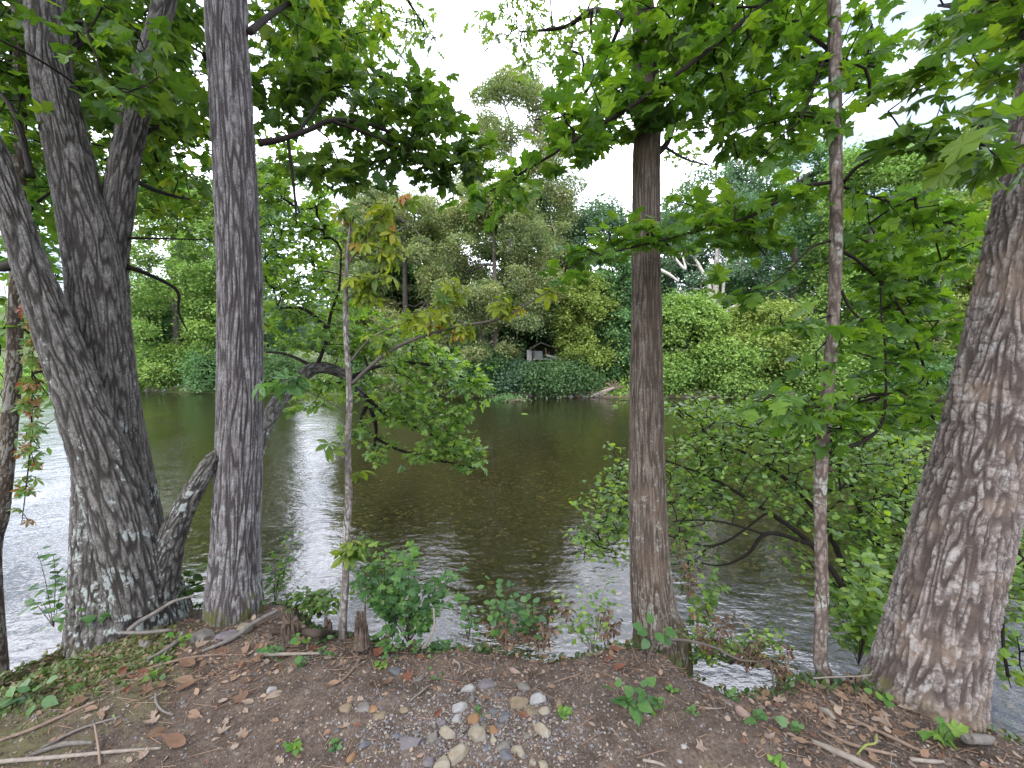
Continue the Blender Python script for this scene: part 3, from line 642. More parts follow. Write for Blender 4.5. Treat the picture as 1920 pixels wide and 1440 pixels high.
# young maple: layered sprays of big lit leaves
foliage(young, [[(1564, -70, 2.1, 15), (1500, -25, 2.08, 12), (1430, 12, 2.06, 10), (1310, 108, 2.05, 9), (1195, 192, 2.08, 8), (1100, 250, 2.14, 6), (1010, 305, 2.22, 5), (955, 338, 2.3, 4), (895, 372, 2.4, 3)],
                [(1310, 108, 2.05, 5), (1300, 140, 2.2, 4), (1240, 210, 2.4, 3)], [(1430, 12, 2.06, 5), (1330, 20, 2.3, 4), (1230, 60, 2.6, 3)]],
        [(1330, 50, 130, 70, 1.95, 2.8, 1.5), (1230, 130, 110, 75, 1.95, 2.8, 1.5), (1130, 205, 90, 60, 2.0, 2.7, 1.6), (1220, 195, 100, 50, 2.1, 2.8, 1.3), (1120, 255, 50, 40, 2.1, 2.6, 1.1), (1330, 200, 80, 60, 2.1, 2.8, 1.2), (1060, 270, 60, 35, 2.1, 2.5, 1.4), (970, 335, 60, 28, 2.15, 2.5, 1.7),
         (910, 375, 42, 24, 2.2, 2.5, 1.9), (1200, 40, 60, 40, 2.0, 2.4, 1.2), (1300, -120, 220, 90, 2.0, 3.0, 0.9)], MAPLE, 0.078, L_MAPLE, BARK_DARK, 6, 0.15, 0.4)
foliage(young, [[(1556, 342, 2.06, 9), (1500, 352, 2.0, 8), (1455, 380, 1.95, 7), (1400, 408, 1.92, 6), (1310, 432, 1.90, 5), (1210, 458, 1.92, 4), (1120, 480, 1.96, 3), (1060, 505, 2.0, 2)], [(1410, 405, 1.93, 4), (1415, 440, 1.95, 3)]],
        [(1480, 375, 60, 26, 1.85, 2.3, 1.5), (1390, 395, 90, 42, 1.85, 2.3, 1.6), (1290, 415, 90, 42, 1.85, 2.3, 1.5), (1420, 450, 60, 30, 1.9, 2.3, 1.2), (1200, 445, 70, 40, 1.85, 2.2, 1.3), (1110, 480, 60, 32, 1.9, 2.2, 1.5), (1060, 508, 30, 14, 1.9, 2.1, 1.6)],
        MAPLE, 0.074, L_MAPLE, BARK_DARK, 6, 0.14, 0.4)
foliage(young, [[(1580, 345, 2.06, 9), (1605, 315, 2.0, 8), (1650, 293, 1.9, 7), (1720, 282, 1.8, 6), (1800, 286, 1.7, 5), (1880, 300, 1.62, 3)]],
        [(1860, 285, 95, 42, 1.45, 1.85, 1.5), (1760, 225, 100, 40, 1.5, 1.9, 1.1), (1700, 170, 70, 45, 1.7, 2.1, 1.0), (1830, 200, 70, 35, 1.5, 1.8, 0.9), (1660, 245, 35, 25, 1.7, 1.9, 0.9), (2010, 270, 90, 80, 1.5, 1.9, 1.0)],
        MAPLE, 0.105, L_DARK, BARK_DARK, 5, 0.13, 0.45)
foliage(young, [[(1556, 100, 2.08, 8), (1540, 120, 2.07, 7), (1520, 180, 2.05, 6), (1500, 225, 2.04, 5), (1470, 250, 2.05, 3)], [(1560, 232, 2.07, 5), (1500, 218, 2.1, 4), (1400, 245, 2.2, 3), (1325, 280, 2.3, 2)]],
        [(1490, 130, 75, 80, 2.0, 2.8, 1.25), (1440, 215, 80, 50, 2.0, 2.7, 1.3), (1500, 240, 55, 35, 2.0, 2.4, 1.2), (1400, 290, 60, 30, 2.1, 2.7, 0.8), (1480, 20, 70, 60, 2.1, 3.0, 1.3), (1620, 60, 45, 70, 2.1, 2.8, 1.1), (1630, 160, 45, 40, 2.0, 2.5, 1.0)],
        MAPLE, 0.076, L_MAPLE, BARK_DARK, 6, 0.15, 0.42)
foliage(young, [[(1578, 470, 2.06, 9), (1610, 490, 2.1, 7), (1660, 540, 2.2, 6), (1705, 610, 2.3, 5), (1735, 700, 2.35, 6), (1750, 790, 2.35, 7)], [(1580, 350, 2.06, 7), (1640, 370, 2.2, 5), (1740, 400, 2.4, 3)], [(1578, 545, 2.06, 7), (1595, 580, 2.05, 6), (1625, 608, 2.04, 4)]],
        [(1650, 390, 75, 40, 2.1, 2.7, 1.25), (1740, 400, 80, 50, 2.2, 2.9, 1.1), (1640, 460, 60, 45, 2.1, 2.6, 1.2), (1650, 545, 65, 45, 2.1, 2.6, 1.0), (1720, 560, 60, 50, 2.2, 2.7, 0.8), (1600, 500, 25, 40, 2.05, 2.2, 0.8), (1610, 625, 40, 25, 1.95, 2.2, 1.2), (1690, 480, 70, 60, 2.1, 2.8, 1.0), (1720, 650, 60, 60, 2.2, 2.7, 1.1), (1660, 620, 50, 60, 2.1, 2.6, 0.8), (1780, 470, 50, 70, 2.3, 2.9, 0.9), (1760, 560, 40, 50, 2.3, 2.8, 0.9), (1740, 760, 50, 50, 2.2, 2.6, 0.9)],
        MAPLE, 0.074, L_MAPLE, BARK_DARK, 6, 0.14, 0.5)
foliage(young, [[(1556, 452, 2.06, 6), (1520, 465, 2.02, 5), (1480, 505, 1.98, 4), (1430, 540, 1.95, 3), (1360, 548, 1.93, 2)]], [(1415, 532, 65, 15, 1.85, 2.05, 1.5), (1480, 505, 20, 20, 1.9, 2.0, 0.5)], MAPLE, 0.08, L_MAPLE, BARK_DARK, 5, 0.1, 0.35)
foliage(young, [[(1560, 590, 2.06, 6), (1530, 600, 2.0, 4), (1470, 612, 1.95, 2)], [(1550, 640, 2.06, 5), (1620, 665, 2.1, 4), (1700, 690, 2.2, 3)]],
        [(1500, 606, 65, 22, 1.85, 2.05, 1.6), (1600, 640, 40, 20, 2.0, 2.2, 1.2), (1540, 690, 40, 18, 1.9, 2.1, 1.2), (1640, 690, 80, 22, 2.0, 2.4, 1.1)], MAPLE, 0.08, L_MAPLE, BARK_DARK, 5, 0.12, 0.35)
foliage(young, [[(1552, 856, 2.05, 14), (1580, 842, 2.06, 12), (1615, 828, 2.08, 10), (1650, 800, 2.12, 8), (1661, 740, 2.14, 6), (1660, 660, 2.15, 5), (1652, 580, 2.15, 4), (1652, 480, 2.15, 3)], [(1625, 820, 2.09, 5), (1550, 800, 2.0, 4), (1480, 770, 1.95, 2)]],
        [(1500, 765, 110, 26, 1.85, 2.3, 1.5), (1630, 770, 120, 34, 2.0, 2.5, 1.6), (1430, 745, 60, 14, 1.9, 2.1, 1.2), (1720, 740, 50, 30, 2.1, 2.5, 1.1), (1550, 810, 80, 18, 1.95, 2.3, 1.1)], MAPLE, 0.072, L_MAPLE, BARK_DARK, 6, 0.13, 0.3)

# brown tree: high small-leaved boughs
foliage(tree_brown, [[(1210, 60, 2.65, 14), (1170, 30, 3.6, 11), (1110, 20, 4.6, 9), (1060, 50, 5.0, 7), (990, 60, 5.3, 4)], [(1110, 20, 4.6, 6), (1108, 45, 4.6, 5), (1110, 82, 4.65, 4)], [(1170, 30, 3.6, 8), (1120, 140, 5.2, 6), (1060, 215, 5.8, 4), (1000, 225, 6.2, 2)]],
        [(1000, 60, 100, 65, 4.6, 6.2, 0.9), (1110, 60, 70, 60, 4.4, 6.2, 0.9), (930, 40, 50, 35, 4.8, 6.0, 0.6), (1040, 140, 70, 50, 4.8, 6.4, 0.7), (1080, 210, 60, 35, 5.0, 6.5, 0.7), (1170, 20, 60, 60, 4.0, 6.0, 0.8), (1050, -120, 200, 100, 4.5, 6.5, 0.7)],
        OAK, 0.12, L_OAK, BARK_DARK, 6)
foliage(tree_brown, [[(1245, 275, 2.56, 6), (1290, 300, 3.2, 4), (1330, 310, 4.0, 3)]], [(1290, 290, 45, 45, 3.0, 4.2, 0.9), (1270, 345, 30, 30, 3.0, 4.0, 0.5)], OAK, 0.10, L_OAK, BARK_DARK, 6)
foliage(tree_brown, [[(1238, 440, 2.5, 6), (1260, 470, 2.6, 4), (1275, 490, 2.7, 2)]], [(1262, 475, 26, 30, 2.5, 2.9, 0.7)], MAPLE, 0.08, L_BRIGHT, BARK_DARK, 4, 0.08)

# massive tree: olive crown at the upper right corner
foliage(tree_right, [[(1975, 150, 2.05, 40), (1920, 60, 2.5, 22), (1850, 20, 3.1, 14), (1760, 10, 3.8, 6)], [(1965, 190, 2.03, 16), (1900, 200, 2.4, 9), (1800, 215, 2.8, 4)]],
        [(1840, 50, 100, 60, 2.4, 3.8, 1.4), (1880, 130, 60, 55, 2.2, 3.4, 1.3), (1760, 80, 50, 50, 2.8, 3.9, 0.55), (1960, 40, 80, 90, 2.3, 3.4, 1.2), (1900, -120, 200, 100, 2.4, 4.0, 1.0)], MAPLE_LO, 0.10, L_OLIVE, BARK_DARK, 6)

# ---------------------------------------------------------------- tree leaning out over the water behind the grey trunk
t = thing('overhanging_tree', 'low tree leaning out behind the straight grey trunk, green boughs drooping over the water', 'tree', at(455, 1050, 3.0))
m = MB()
bark_tube(m, pxpath([(452, 1085, 2.95, 34), (462, 960, 3.15, 32), (480, 850, 3.6, 30), (512, 770, 4.1, 30), (550, 722, 4.5, 28), (592, 690, 4.8, 25), (640, 700, 5.0, 20), (675, 735, 5.15, 15), (700, 765, 5.25, 10)]), 36, 8, 0.012, 301.0, 80, 0.012)
obj('trunk', m, BARK_OAK, t, True)
L = 0.085
foliage(t, [[(592, 690, 4.8, 9), (612, 640, 4.8, 7), (620, 590, 4.85, 6), (636, 540, 4.9, 5), (640, 470, 5.0, 3)], [(618, 620, 4.85, 9), (570, 580, 5.0, 7), (510, 578, 5.2, 4)], [(592, 690, 4.8, 8), (540, 665, 4.9, 5), (500, 660, 5.0, 5)]],
        [(545, 400, 75, 90, 4.8, 6.4, 1.0), (600, 400, 60, 40, 5.0, 6.4, 0.5), (545, 520, 70, 75, 4.6, 6.0, 1.1), (600, 580, 75, 60, 4.6, 6.0, 0.95), (530, 620, 55, 50, 4.5, 5.8, 0.9), (620, 480, 50, 50, 4.8, 6.0, 0.7), (680, 560, 45, 45, 4.8, 6, 0.6), (520, 300, 50, 60, 5, 6.4, 0.9)], MAPLE_LO, 0.09, L_LEAN, BARK_DARK, 7, 0.16, cov=1.1)
foliage(t, [[(650, 712, 5.0, 9), (700, 690, 5.0, 7), (760, 680, 5.1, 7), (830, 690, 5.2, 5), (890, 720, 5.3, 3)], [(675, 735, 5.15, 9), (730, 780, 5.2, 7), (800, 810, 5.25, 5), (870, 850, 5.3, 4), (900, 875, 5.3, 2)],
            [(690, 752, 5.2, 9), (680, 800, 5.1, 7), (740, 840, 5.1, 6), (810, 860, 5.1, 6), (890, 878, 5.1, 3)], [(690, 752, 5.2, 9), (705, 800, 5.3, 7), (700, 850, 5.3, 4)]],
        [(720, 640, 85, 40, 4.7, 5.8, 1.25), (800, 680, 70, 35, 4.8, 5.8, 1.3), (880, 725, 38, 18, 5.0, 5.5, 1.4), (650, 650, 60, 45, 4.6, 5.6, 1.0), (740, 735, 80, 38, 4.7, 5.8, 1.2), (800, 780, 80, 30, 4.8, 5.6, 1.2), (840, 835, 55, 30, 4.9, 5.5, 1.4), (760, 850, 70, 22, 4.8, 5.4, 1.0),
         (890, 865, 20, 16, 5.0, 5.3, 1.3), (680, 810, 45, 30, 4.7, 5.4, 0.8), (860, 770, 40, 16, 5.0, 5.5, 1.0), (620, 730, 60, 25, 4.6, 5.4, 0.8), (570, 745, 45, 30, 4.4, 5.2, 0.7), (790, 645, 40, 25, 5, 5.8, 0.9), (870, 700, 40, 22, 5.0, 5.6, 0.9), (860, 810, 45, 28, 4.9, 5.5, 1.0), (890, 850, 25, 16, 5.0, 5.4, 1.0), (760, 770, 60, 30, 4.8, 5.5, 0.8)], MAPLE_LO, 0.085, L_LEAN, BARK_DARK, 7, 0.13, cov=1.2)

# ---------------------------------------------------------------- thin buckeye-like sapling
t = thing('sapling', 'thin pale sapling with yellowing and orange leaves, right of the straight grey tree', 'tree', at(642, 1172, 2.3))
m = MB()
pth = down(pxpath([(643, 1172, 2.3, 17), (648, 1090, 2.3, 14), (650, 1000, 2.3, 14), (654, 930, 2.3, 15), (652, 850, 2.3, 12), (655, 740, 2.3, 12), (651, 660, 2.3, 11), (648, 580, 2.3, 10), (650, 500, 2.3, 8), (657, 430, 2.3, 6), (668, 390, 2.3, 4)]), 0.4)
bark_tube(m, pth, 40, 14, 0.0012, 333.0, 24, 0.008, 0.25, 0.05, 3, 0, 0.5, 0.12); obj('trunk', m, BARK_PALE, t, True)
foliage(t, [[(660, 720, 2.3, 8), (700, 682, 2.27, 7), (745, 650, 2.24, 7), (800, 628, 2.2, 6), (860, 612, 2.16, 5), (940, 597, 2.12, 4), (990, 568, 2.1, 3), (1030, 545, 2.1, 2)], [(655, 680, 2.3, 5), (690, 640, 2.3, 4), (740, 610, 2.3, 3), (830, 560, 2.25, 2)]],
        [(715, 640, 30, 14, 2.2, 2.35, 1.2), (830, 600, 40, 16, 2.1, 2.25, 1.5), (880, 620, 30, 12, 2.1, 2.2, 1.2), (850, 548, 42, 16, 2.15, 2.3, 1.6), (950, 572, 26, 20, 2.05, 2.2, 1.6), (1040, 548, 10, 8, 2.08, 2.12, 1.6), (770, 590, 30, 18, 2.2, 2.3, 1.2)],
        PALM, 0.07, L_BUCK, BARK_PALE, 2, 0.05, 0.5, 0.7)
foliage(t, [[(650, 500, 2.3, 5), (690, 440, 2.28, 4), (735, 385, 2.26, 3), (765, 370, 2.25, 2)], [(651, 560, 2.3, 5), (690, 530, 2.3, 3), (715, 500, 2.3, 2)], [(657, 430, 2.3, 4), (640, 400, 2.3, 3), (630, 380, 2.3, 2)]],
        [(700, 420, 38, 40, 2.2, 2.35, 1.0), (700, 510, 42, 40, 2.2, 2.35, 1.1), (755, 378, 30, 10, 2.2, 2.3, 1.0), (655, 410, 26, 26, 2.25, 2.35, 0.9), (690, 560, 34, 24, 2.2, 2.35, 0.9), (730, 460, 25, 35, 2.2, 2.3, 0.6)], PALM, 0.07, L_BUCK, BARK_PALE, 2, 0.05, 0.5, 0.75)
foliage(t, [[(651, 880, 2.3, 3), (635, 850, 2.28, 2), (610, 836, 2.27, 1.5)], [(652, 900, 2.3, 3), (668, 890, 2.3, 2)]],
        [(607, 845, 18, 6, 2.24, 2.28, 1.8), (672, 884, 14, 6, 2.28, 2.32, 1.5)], PALM, 0.08, L_BUCK, BARK_PALE, 1, 0.03, 0.4, 0.5, (0, 0.45))
foliage(t, [[(652, 1040, 2.3, 3), (668, 1025, 2.28, 2)]],
        [(650, 1030, 22, 18, 2.2, 2.3, 1.9), (680, 1022, 20, 12, 2.2, 2.3, 1.6)], PALM, 0.08, L_BUCK, BARK_PALE, 1, 0.03, 0.4, 0.5, (0, 0.45))
foliage(t, [[(655, 775, 2.3, 3), (600, 745, 2.15, 2), (540, 720, 1.95, 2)]], [(520, 715, 30, 14, 1.85, 1.95, 1.6), (560, 712, 22, 10, 1.9, 2.0, 1.2)], PALM, 0.085, L_MID, BARK_PALE, 1, 0.03, 0.4, 0.4)

# ---------------------------------------------------------------- spreading shrub over the water at the right
t = thing('spreading_shrub', 'wide glossy green shrub arching over the water between the brown tree and the massive trunk', 'shrub', at(1640, 1230, 2.7))
sp = []
for pts in ([(1625, 1220, 2.6, 15), (1585, 1110, 2.8, 14), (1520, 1020, 3.0, 12), (1440, 960, 3.2, 9), (1340, 900, 3.4, 6), (1240, 860, 3.5, 3)],
            [(1640, 1225, 2.7, 15), (1590, 1080, 3.0, 13), (1530, 960, 3.3, 10), (1450, 880, 3.6, 8), (1360, 830, 3.8, 5), (1280, 770, 3.9, 3)],
            [(1520, 1020, 3.0, 10), (1440, 1000, 3.0, 9), (1400, 1040, 3.0, 7), (1350, 1060, 3.0, 4), (1290, 1050, 3.05, 2)],
            [(1430, 1000, 3.0, 6), (1360, 980, 3.0, 4), (1300, 975, 3.0, 3), (1200, 985, 3.05, 2), (1120, 1000, 3.1, 1.5)],
            [(1650, 1225, 2.8, 14), (1640, 1060, 3.1, 12), (1600, 920, 3.4, 9), (1560, 830, 3.6, 6), (1500, 760, 3.8, 3)],
            [(1660, 1225, 2.8, 14), (1690, 1080, 3.1, 11), (1700, 950, 3.4, 8), (1690, 840, 3.6, 5)],
            [(1440, 960, 3.2, 5), (1350, 1020, 3.1, 5), (1270, 1010, 3.1, 3), (1150, 960, 3.2, 2), (1100, 950, 3.2, 1)],
            [(1340, 900, 3.4, 5), (1280, 940, 3.4, 4), (1200, 930, 3.4, 2), (1140, 880, 3.4, 1)]): sp.append(pts)
foliage(t, sp[:4] + sp[6:], [(1140, 940, 45, 45, 3.0, 3.6, 0.9), (1140, 1000, 60, 35, 2.9, 3.4, 1.2), (1120, 1040, 40, 20, 2.9, 3.3, 1.0), (1165, 850, 30, 30, 3.2, 3.7, 0.4), (1160, 900, 25, 35, 3.2, 3.7, 0.7), (1190, 950, 40, 60, 3.0, 3.6, 0.9), (1155, 755, 12, 10, 3.4, 3.6, 0.8), (1100, 945, 16, 12, 3.1, 3.3, 0.8),
                    (1320, 765, 80, 26, 3.5, 4.4, 1.2), (1260, 780, 30, 26, 3.5, 4.0, 0.8), (1300, 880, 70, 55, 3.2, 4.2, 1.1), (1400, 850, 110, 45, 3.2, 4.3, 1.3), (1370, 920, 110, 45, 3.0, 4.0, 1.15), (1280, 960, 60, 45, 3.0, 3.6, 1.0),
                    (1300, 1030, 50, 40, 2.9, 3.5, 0.6), (1420, 780, 90, 30, 3.4, 4.3, 1.3), (1500, 800, 110, 40, 3.4, 4.3, 1.1), (1330, 830, 80, 30, 3.4, 4.3, 1.0)], SMALL, 0.052, L_SHRUB, BARK_DARK, 9, 0.13, 0.5, 0.1, cov=1.5)
foliage(t, sp[4:6], [(1520, 870, 110, 60, 3.1, 4.2, 1.4), (1620, 850, 90, 60, 3.1, 4.2, 1.4), (1720, 870, 70, 80, 3.0, 4.0, 1.4), (1700, 980, 90, 80, 2.8, 3.8, 1.6), (1600, 970, 80, 60, 2.9, 3.8, 1.2), (1640, 1080, 80, 80, 2.7, 3.5, 1.7),
                     (1560, 790, 90, 35, 3.4, 4.3, 1.1), (1500, 960, 60, 40, 3.0, 3.6, 0.8), (1590, 1150, 50, 60, 2.7, 3.2, 1.2), (1480, 1060, 40, 40, 2.9, 3.3, 0.4)], SMALL, 0.055, L_SHRUB, BARK_DARK, 9, 0.14, 0.5, 0.1, cov=1.35)
t = thing('dense_bush', 'dark bush hanging over the water behind the massive leaning trunk at the right edge', 'shrub', at(1960, 1250, 2.3))
foliage(t, [[(1960, 1290, 2.2, 12), (1950, 1150, 2.4, 9), (1900, 1000, 2.7, 6), (1880, 880, 3.0, 3)], [(1890, 1270, 2.3, 9), (1880, 1180, 2.4, 8), (1890, 1060, 2.5, 6)], [(1960, 1290, 2.2, 12), (2050, 1080, 2.6, 8), (2080, 900, 3.0, 4)]],
        [(1890, 1010, 50, 80, 2.4, 3.2, 1.3), (1900, 1120, 40, 40, 2.3, 2.9, 1.0), (1895, 1250, 40, 45, 2.2, 2.6, 1.3), (1960, 1060, 70, 180, 2.4, 3.2, 1.1), (2060, 1000, 80, 150, 2.4, 3.3, 1.0), (1890, 1190, 35, 30, 2.3, 2.7, 0.5)], SMALL, 0.055, L_SHRUB, BARK_DARK, 8, 0.13)

# slim dark tree: yellow-green crown hanging behind the clump
foliage(tree_edge, [[(34, 420, 3.35, 12), (70, 380, 3.6, 8), (110, 350, 4.0, 5)], [(36, 300, 3.37, 12), (-20, 260, 3.8, 8), (-90, 240, 4.4, 5)], [(33, 480, 3.33, 10), (70, 500, 3.7, 6), (110, 520, 4.2, 3)]],
        [(70, 400, 70, 70, 3.5, 5.2, 1.2), (-40, 380, 80, 110, 3.5, 5.2, 1.0), (80, 300, 70, 60, 3.6, 5.4, 1.0), (70, 500, 60, 40, 3.5, 4.8, 0.9), (290, 330, 60, 60, 4.6, 6.0, 0.7)], MAPLE_LO, 0.095, L_BRIGHT, BARK_DARK, 6)
# ---------------------------------------------------------------- creeper at the far left
t = thing('creeper_vine', 'creeper turning red and yellow, trailing beside the slim dark tree at the left edge', 'vine', at(40, 1000, 3.05))
foliage(t, [[(40, 985, 3.1, 1.5), (47, 930, 3.1, 3), (58, 820, 3.1, 4), (60, 700, 3.1, 4), (62, 600, 3.15, 3), (58, 520, 3.2, 2)], [(58, 820, 3.1, 3), (75, 840, 3.05, 2)]],
        [(62, 620, 20, 70, 2.95, 3.25, 1.1), (62, 740, 18, 60, 2.95, 3.25, 1.1), (58, 840, 16, 40, 2.95, 3.2, 0.9), (48, 900, 14, 30, 3.0, 3.15, 0.7), (40, 975, 12, 20, 3.0, 3.15, 0.4)], PALM, 0.06, L_RED, BARK_DARK, 2, 0.05, 0.6, 0.6, (0, 1))
foliage(t, [[(60, 700, 3.1, 4), (90, 740, 3.3, 3), (110, 752, 3.4, 2)]], [(75, 590, 45, 60, 3.2, 4.0, 1.2), (90, 700, 40, 50, 3.2, 3.8, 1.0), (10, 600, 30, 70, 3.5, 4.2, 1.2), (95, 752, 40, 12, 3.1, 3.5, 1.2), (5, 780, 25, 20, 3.4, 4.0, 0.8), (70, 835, 20, 12, 3.0, 3.2, 0.9), (80, 500, 50, 50, 3.4, 4.2, 0.9)],
        OVAL, 0.085, L_BRIGHT, BARK_DARK, 4, 0.09, 0.5, 0.3)
# ---------------------------------------------------------------- woods across the river
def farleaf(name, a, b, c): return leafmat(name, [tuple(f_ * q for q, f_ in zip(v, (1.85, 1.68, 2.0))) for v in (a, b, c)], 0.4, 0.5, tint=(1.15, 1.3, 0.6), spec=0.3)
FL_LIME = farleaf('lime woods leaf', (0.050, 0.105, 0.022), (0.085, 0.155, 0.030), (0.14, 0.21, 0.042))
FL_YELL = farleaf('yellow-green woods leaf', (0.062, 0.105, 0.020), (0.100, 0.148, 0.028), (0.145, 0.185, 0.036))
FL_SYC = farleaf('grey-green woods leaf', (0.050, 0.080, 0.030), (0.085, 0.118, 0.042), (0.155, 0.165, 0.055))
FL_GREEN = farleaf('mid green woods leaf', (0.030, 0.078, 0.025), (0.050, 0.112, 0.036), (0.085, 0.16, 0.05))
FL_BLUE = farleaf('blue-green woods leaf', (0.030, 0.065, 0.034), (0.048, 0.095, 0.048), (0.075, 0.13, 0.06))  # haze of the distant trees is put into this leaf colour
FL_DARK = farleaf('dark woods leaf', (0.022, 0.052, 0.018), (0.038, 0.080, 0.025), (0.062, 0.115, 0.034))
FB_GREY = plainmat('woods bark', [(0.06, 0.05, 0.042), (0.13, 0.115, 0.10)], 6)
FB_WHITE = plainmat('white sycamore bark', [(0.30, 0.27, 0.23), (0.62, 0.60, 0.55)], 3)
DENS = 3.0
CABIN = (984, 1030, 643, 677)
def far_tree(name, label, px, Y, top, wid, lmat, n_leaf, bot=0.05, seed=0, bark=None, leaf=0.20, group='trees across the river', lean=0.0, holes=1.0, cat='tree', limbs=None, puff=1.0):
    r_ = np.random.default_rng(1000 + seed); n_leaf = int(n_leaf * DENS); leaf *= 1.12
    if Y < 39:
        for _ in range(3): Y = float(y_far((px - 960) / F * Y)) + (0.9 + (seed % 3) * 0.35 if cat == 'bush' else 2.6 + (seed % 4) * 0.4)
    X = (px - 960) / F * Y; z0 = h1(X, Y) - 0.1; b = np.array([X, Y, z0])
    Ht = at(px, top, Y)[2] - z0; Rm = wid / 2 / F * Y
    t = thing(name, label, cat, b, group)
    nc = int(60 + 50 * min(Ht, 14) / 10)
    u = bot + (1 - bot) * r_.random(nc) ** 0.85; prof = np.sqrt(np.clip(1 - ((u - 0.42) / 0.62) ** 2, 0.04, 1))
    if bot > 0.15: prof *= sstep(u, bot - 0.15, bot + 0.18) * 0.6 + 0.4
    a = r_.random(nc) * 2 * math.pi; rr = Rm * prof * (0.35 + 0.65 * np.sqrt(r_.random(nc))) * (0.85 + 0.3 * r_.random(nc))
    Cc = b + np.stack([np.cos(a) * rr + lean * u * Ht, np.sin(a) * rr * 0.9, u * Ht * 0.97], 1)
    pr = proj(Cc); keep = ~((pr[:, 0] > CABIN[0] - 25) & (pr[:, 0] < CABIN[1] + 25) & (pr[:, 1] > CABIN[2] - 22) & (pr[:, 1] < CABIN[3] + (22 if cat == 'tree' else 2)) & (Cc[:, 1] < 39))
    Cc = Cc[keep]; nc = len(Cc)
    if nc < 4: print('too few clumps', label)
    cr = (0.5 + 0.5 * r_.random(nc)) * max(0.55, min(1.5, Rm * 0.36)) * puff * 0.78
    wood = MB(); top_p = b + [lean * Ht * 0.8, 0, Ht * 0.82]
    r0 = 0.018 * Ht + 0.05
    mid = b + [lean * Ht * 0.3 + r_.normal() * 0.15, r_.normal() * 0.15, Ht * 0.42]
    tube(wood, [b, mid, top_p], [r0, r0 * 0.7, r0 * 0.12], 8, 0.4, 0.1)
    global rng
    keep_rng, rng = rng, r_
    P0, P1, R0, R1, hd = grow([np.array([b + [0, 0, Ht * max(0.08, bot * 0.7)], mid, top_p])], Cc, 0.02, 0.1, 0.5)
    rng = keep_rng
    sticks(wood, P0, P1, R0, R1, 5); obj('trunk', wood, bark or FB_GREY, t, True)
    for pts in limbs or ():
        lm = MB(); tube(lm, [at(q[0], q[1], q[2]) for q in pts], [q[3] for q in pts], 7, 0.15, 0.1); obj('limb', lm, FB_WHITE, t, True)
    w = cr ** 2; ci = r_.choice(nc, n_leaf, p=w / w.sum())
    v = unit(r_.normal(size=(n_leaf, 3)) + [0, 0, 0.25]); rad_ = 0.55 + 0.5 * r_.random(n_leaf) ** 0.6
    # bites out of each clump leave gaps and ragged edges
    P = Cc[ci] + v * (cr[ci] * rad_)[:, None] * [1.15, 1.15, 0.62]; P = P + (r_.random((n_leaf, 1)) < (.55 if cat == 'bush' else .35)) * r_.normal(size=(n_leaf, 3)) * (0.5 if cat == 'bush' else 0.4)
    ns = pn(P * 1.5 + seed * 3.3); k = ns > -0.32 + 0.30 * (holes - 1)
    pr = proj(P); k &= ~((pr[:, 0] > CABIN[0]) & (pr[:, 0] < CABIN[1] - 10) & (pr[:, 1] > CABIN[2]) & (pr[:, 1] < CABIN[3]) & (P[:, 1] < 39))
    k &= P[:, 2] > np.maximum(H(P[:, 0], P[:, 1]), WATER) + 0.12
    P, v, ci = P[k], v[k], ci[k]; n = len(P)
    D = unit(v * [1, 1, 0.4] + r_.normal(size=(n, 3)) * 0.6 - [0, 0, 0.35]); N = unit(v * 0.6 + [0, 0, 0.7] + r_.normal(size=(n, 3)) * 0.45)
    hue = r_.random(nc)
    lf = MB(); leaves(lf, DIAMOND if leaf < 0.3 else SMALL, P, D, N, leaf * (0.6 + 0.8 * r_.random(n)), np.clip(0.5 * hue[ci] + 0.5 * r_.random(n), 0, 1))
    obj('crown', lf, lmat, t)
    return t
# front row, left to right
far_tree('woods_tree', 'pale green tree far up the river at the left edge behind the slim dark trunk', 40, 110, 560, 120, FL_LIME, 13000, 0.06, 1)
far_tree('woods_tree', 'round lime-green tree on the stony far shore between clump and grey trunk', 335, 37, 330, 190, FL_LIME, 17000, 0.04, 2)
far_tree('woods_tree', 'low dark green tree by the stony shore, showing just right of the clump', 275, 38.5, 572, 120, FL_GREEN, 8000, 0.0, 3)
far_tree('woods_tree', 'yellowish tree across the river close to the left side of the straight grey trunk', 415, 36.5, 350, 130, FL_LIME, 10000, 0.02, 4)
far_tree('woods_tree', 'mid green tree across the river directly behind the top of the overhanging tree', 495, 38, 300, 110, FL_GREEN, 11000, 0.05, 5)
far_tree('woods_tree', 'hazy tree far up the river seen through the gap behind the thin sapling', 610, 110, 560, 90, FL_BLUE, 12000, 0.03, 6)
far_tree('sycamore_tree', 'broad grey-green sycamore with a speckled see-through crown, left of the hut', 760, 34.5, 352, 260, FL_SYC, 32000, 0.06, 7, FB_GREY, 0.15, holes=1.05)
far_tree('sycamore_tree', 'tall yellow-tinged sycamore standing just left above the hut', 925, 35, 345, 250, FL_SYC, 32000, 0.12, 8, FB_GREY, 0.15, holes=1.05)
far_tree('tall_woods_tree', 'tallest tree across the river, its thin pale top rising into the gap of sky', 958, 42, 135, 230, FL_SYC, 30000, 0.2, 9, FB_WHITE, 0.17, holes=1.05)
far_tree('woods_tree', 'bright yellow-green tree right of the hut with bare roots at the waterline', 1100, 33, 520, 105, FL_YELL, 12000, 0.10, 10, None, 0.17)
far_tree('woods_tree', 'fresh mid green tree at the waterline beside the driftwood log', 1165, 34, 480, 100, FL_GREEN, 11000, 0.0, 11)
far_tree('woods_tree', 'hazy blue-green tree closing the gap of sky left of the brown trunk', 1120, 46, 375, 150, FL_BLUE, 9000, 0.1, 12, None, 0.24)
